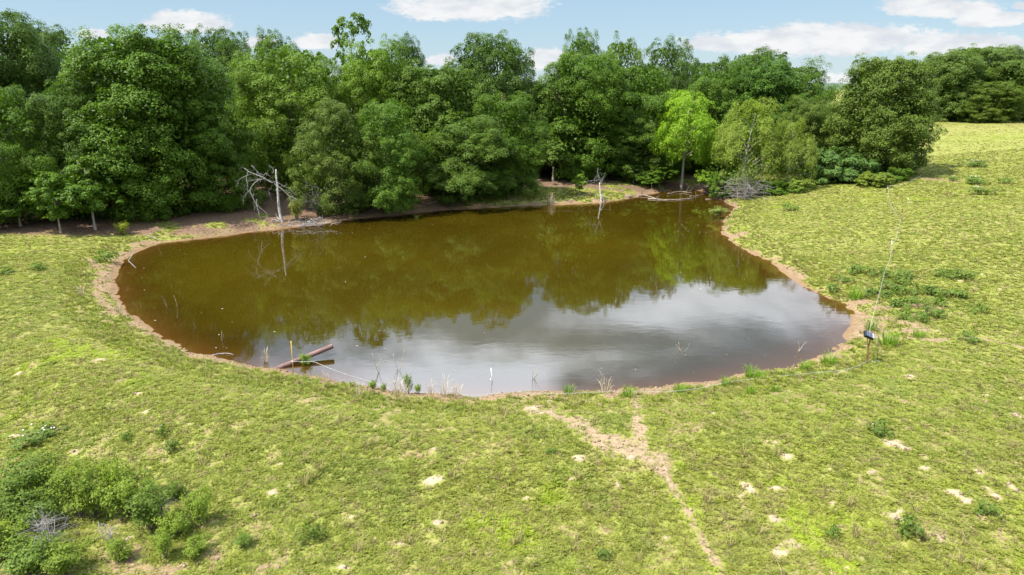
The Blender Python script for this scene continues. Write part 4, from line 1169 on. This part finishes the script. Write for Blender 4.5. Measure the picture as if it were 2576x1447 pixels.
yb, yt_ = G(738, 937), None
def vertical_at(base, px, py):
    """point above the foot that is seen at px, py"""
    d = ray(px, py); t = base[1] / d[1]
    return np.array([d[0] * t, base[1], CAM_H + d[2] * t])
yt_ = vertical_at(yb, 732, 858)
yp = branch_thing('fence_post', 'yellow fibreglass fence post beside the rusty pipe', 'post', yb)
tb = Tubes(); tb.tube([np.array([0, 0, -0.2]), (yt_ - yb) * 0.5, yt_ - yb], [0.012, 0.012, 0.011], 8); part('rod', tb.mesh('rod'), m_yellow, yp)
tb = Tubes(); tb.tube([(yt_ - yb) * 0.335, (yt_ - yb) * 0.365], [0.026, 0.026], 8); part('insulator', tb.mesh('insulator'), m_white, yp)
yw = yb + (yt_ - yb) * 0.35

def post(label, base, top, r0, mat, name='fence_post', clip=True, tee=False):
    t = branch_thing(name, label, 'post', base)
    v = top - base
    tb = Tubes()
    tb.tube([np.array([0, 0, -0.25]), v * 0.5, v], [r0] * 3, 8)
    if tee:
        tb.box(v * 0.5 + np.array([0, -r0, 0]), (r0 * 3.2, r0 * 0.7, np.linalg.norm(v)))
    part('rod', tb.mesh('rod', smooth=not tee), mat, t)
    if clip:
        tb = Tubes(); tb.box(v * 0.62 + np.array([0, -r0 * 1.4, 0]), (r0 * 2.6, r0 * 2.2, 0.05)); part('insulator', tb.mesh('insulator', smooth=False), m_white if mat is not m_white else m_black, t)
    return t
tb_ = G(2187, 913); tt_ = vertical_at(tb_, 2181, 842)
chp = post('rusty steel post carrying the solar fence charger at the right beach', tb_, tt_, 0.012, m_rust, clip=False, tee=True)
chp.name = 'charger_post'
# solar charger: slanted black case, cells on its face, pale lower trim, hanger bracket
ch = branch_thing('solar_fence_charger', 'slanted black solar fence charger on top of the rusty post', 'charger', tt_ + np.array([0.0, 0, -0.04]))
ang = math.radians(-24)
Rm = np.array([[math.cos(ang), 0, -math.sin(ang)], [0, 1, 0], [math.sin(ang), 0, math.cos(ang)]])
tlt = math.radians(38)
Rt = np.array([[1, 0, 0], [0, math.cos(tlt), -math.sin(tlt)], [0, math.sin(tlt), math.cos(tlt)]])
Rm = Rm @ Rt
def pbox(name, c, size, mat, bev=0.0):
    tb = Tubes(); tb.box(Rm @ np.array(c), size, Rm)
    o = part(name, tb.mesh(name, smooth=False), mat, ch)
    if bev:
        bm_ = o.modifiers.new('bevel', 'BEVEL'); bm_.width = bev; bm_.segments = 2
    return o
case = pbox('case', (0.03, 0, 0.06), (0.34, 0.22, 0.10), m_black, 0.012)
pn = pbox('solar_panel', (0.0, 0.0, 0.1135), (0.24, 0.185, 0.006), m_cell)
pbox('trim', (0.155, 0, 0.1135), (0.05, 0.185, 0.007), m_grille)
pbox('bracket', (0.0, 0.0, -0.02), (0.05, 0.06, 0.06), m_dkpost)
for k in range(3):
    o = pbox('cell_line', (-0.06 + 0.06 * k, 0, 0.1175), (0.003, 0.18, 0.002), m_grille)
    o.parent = pn
b2 = G(2208, 912)
post('thin dark steel rod right of the charger post', b2, vertical_at(b2, 2209, 850), 0.009, m_dkpost, clip=False)
b3 = G(2246, 634); w3 = vertical_at(b3, 2243, 606)
post('short white plastic post on the right pasture, lower of the two white ones', b3, w3, 0.016, m_white)
b4 = G(2267, 556); w4 = vertical_at(b4, 2270, 526)
post('rust brown steel post on the right pasture between the two white posts', b4, w4, 0.013, m_rust, tee=True)
b5 = G(2284, 514); w5 = vertical_at(b5, 2285, 498)
post('upper white plastic post standing alone on the right pasture', b5, w5, 0.016, m_white)
b6 = G(2231, 484); post('dark stub post in a tuft below the lone oak where the wire bends', b6, b6 + np.array([0, 0, 0.55]), 0.03, m_dkpost)
b7 = on_plane(1240, 968, -0.15); w7 = vertical_at(b7, 1235, 926)
post('leaning white plastic stake standing in the shallows of the near shore', b7, w7, 0.011, m_white, clip=False)
b8 = on_plane(1235, 967, -0.15); post('short white stake close left of the leaning one in the shallows', b8, vertical_at(b8, 1234, 953), 0.010, m_white, clip=False)
# broken white plastic pole at the pond tip
q0, q1, q2 = G(338, 632, 0.25), on_plane(323, 656, 0.04), on_plane(342, 674, 0.02)
world_tube('broken_pole', 'snapped white plastic pole lying at the left tip of the pond', 'pole', [q0, (q0 + q1) / 2, q1, q1 * 0.97 + q2 * 0.03, q2], [0.012, 0.012, 0.011, 0.010, 0.010], m_rope)
b9 = G(1535, 513); post('small reddish stake on the sunny far lawn', b9, b9 + np.array([0, 0, 0.7]), 0.02, m_rust, clip=False)
b10 = G(1854, 506); post('pale thin stake in the water at the willow corner', b10, b10 + np.array([0, 0, 0.9]), 0.018, m_dead, clip=False)
b11 = G(1485, 503); post('dark stake with the wire on the sunny far lawn', b11, b11 + np.array([0, 0, 0.8]), 0.02, m_rust, clip=False)

def wire(label, pts, r0=0.011, sag=0.0):
    P = []
    for q, w_ in zip(pts[:-1], pts[1:]):
        n = max(3, int(np.linalg.norm(np.array(w_) - np.array(q)) / 0.5))
        for k in range(n):
            f = k / n
            P.append(np.array(q) * (1 - f) + np.array(w_) * f - np.array([0, 0, sag * 4 * f * (1 - f)]))
    P.append(np.array(pts[-1]))
    return world_tube('fence_wire', label, 'wire', P, [r0] * len(P), m_rope, 5)
wire('white fence wire running from the yellow post over the pipe to the near shore', [yw, on_plane(790, 910, 0.55), G(832, 928, 0.45), G(880, 945, 0.30), G(932, 960, 0.18), G(985, 978, 0.10)], 0.0062)
near_w = [G(1060, 988, 0.10), G(1130, 990, 0.12), G(1195, 996, 0.12), G(1300, 986, 0.15), G(1400, 991, 0.10), G(1520, 986, 0.12), G(1600, 986, 0.10), G(1680, 986, 0.10), G(1755, 978, 0.14), G(1830, 962, 0.12), G(1900, 952, 0.08), G(1980, 945, 0.08), G(2060, 937, 0.10), G(2125, 932, 0.10), G(2160, 920, 0.16), tb_ + np.array([0, -0.02, 0.12])]
wire('white fence wire lying along the near shore up to the charger post', near_w, 0.0056)
wire('white fence wire running up the right pasture from the charger to the lower white post', [tt_ + np.array([0.1, 0.05, -0.05]), G(2190, 818, 0.45), G(2203, 770, 0.45), G(2217, 720, 0.45), G(2226, 682, 0.30), G(2238, 655, 0.45), b3 + (w3 - b3) * 0.5], 0.0066)
wire('white fence wire between the lower white post and the rust brown post', [b3 + (w3 - b3) * 0.62, G(2254, 600, 0.5), b4 + (w4 - b4) * 0.4], 0.0071)
wire('white fence wire from the dark stub post down toward the rust brown post', [b6 + np.array([0, 0, 0.4]), G(2238, 510, 0.3), G(2256, 543, 0.05)], 0.0071)
wire('white fence wire from the dark stub post to the shade of the lone oak', [b6 + np.array([0, 0, 0.45]), G(2280, 462, 0.5), G(2320, 440, 0.6)], 0.0062)
wire('white fence wire across the sunny far lawn', [G(1340, 508, 0.4), G(1420, 505, 0.5), b11 + np.array([0, 0, 0.55]), b9 + np.array([0, 0, 0.55])], 0.0062)
wire('short loop of white wire on the grass at the charger post', [tb_ + np.array([0.05, -0.05, 0.12]), G(2197, 914, 0.05), G(2207, 907, 0.08), G(2215, 911, 0.04)], 0.0051)

# ------------------------------------------------------------------ crumbs of earth on the bare rim and scuffs, bits floating on the pond
r = np.random.default_rng(55)
cx_ = np.concatenate([r.uniform(-24, 28, 60000), r.uniform(-14, 26, 30000)]); cy_ = np.concatenate([r.uniform(17, 56, 60000), r.uniform(9, 20, 30000)])
cd_ = sdf(cx_, cy_)
sel = (cd_ > 0.05) & ((cd_ < 2.6) | (cy_ < 20))
cx_, cy_, cd_ = cx_[sel], cy_[sel], cd_[sel]
cc, cs, cl_ = masks(cx_, cy_, cd_)
sel = (r.random(len(cx_)) < np.clip(0.85 - cc * 1.6, 0, 1)) & (cl_ < 0.5)
cx_, cy_, cd_, cs = cx_[sel][:6000], cy_[sel][:6000], cd_[sel][:6000], cs[sel][:6000]
cz_ = full_height(cx_, cy_, cd_, cs)
oct_ = np.array([[1, 0, 0], [0, 1, 0], [-1, 0, 0], [0, -1, 0], [0, 0, 0.8], [0, 0, -0.8]])
of_ = np.array([[0, 1, 4], [1, 2, 4], [2, 3, 4], [3, 0, 4], [1, 0, 5], [2, 1, 5], [3, 2, 5], [0, 3, 5]])
nC_ = len(cx_)
sz = 0.014 + 0.05 * r.random(nC_) ** 3
cv = oct_[None] * sz[:, None, None] * (0.6 + 0.8 * r.random((nC_, 6, 3)))
an = r.random(nC_) * 6.28
rx = cv[..., 0] * np.cos(an)[:, None] - cv[..., 1] * np.sin(an)[:, None]; ry = cv[..., 0] * np.sin(an)[:, None] + cv[..., 1] * np.cos(an)[:, None]
cv = np.stack([rx + cx_[:, None], ry + cy_[:, None], cv[..., 2] + cz_[:, None] + 0.004], -1)
clm = mesh_arrays('earth_clods', cv.reshape(-1, 3), (of_[None] + (np.arange(nC_) * 6)[:, None, None]).reshape(-1, 3))
clm.materials.append(simple('crumbled_earth', (0.11, 0.075, 0.045), (0.27, 0.20, 0.125), 3.0, 0.95))
tag(link(bpy.data.objects.new('earth_clods', clm)), 'crumbs of dry earth strewn on the bare rim and scuffs', 'soil', kind='stuff')
fx_ = r.uniform(-20, 20, 900); fy_ = r.uniform(20, 60, 900)
fd_ = sdf(fx_, fy_)
sel = (fd_ < -0.4) & (r.random(900) < np.where(fd_ > -3, 0.9, 0.22))
P = np.stack([fx_[sel], fy_[sel], np.full(sel.sum(), 0.006)], 1)
Vf, Ff = leaf_quads(P, unit(np.array([0, 0, 1.0]) + 0.02 * r.normal(size=P.shape)), 0.03 + 0.09 * r.random(len(P)) ** 2, 0.6, r)
Vf[:, 2] = np.maximum(Vf[:, 2], 0.004)
fm = mesh_arrays('floating_leaves', Vf, Ff); fm.materials.append(simple('dead_leaf', (0.16, 0.12, 0.06), (0.40, 0.36, 0.28), 0.6, 0.8))
tag(link(bpy.data.objects.new('floating_leaves', fm)), 'specks of dead leaf floating on the pond', 'leaves', kind='stuff')
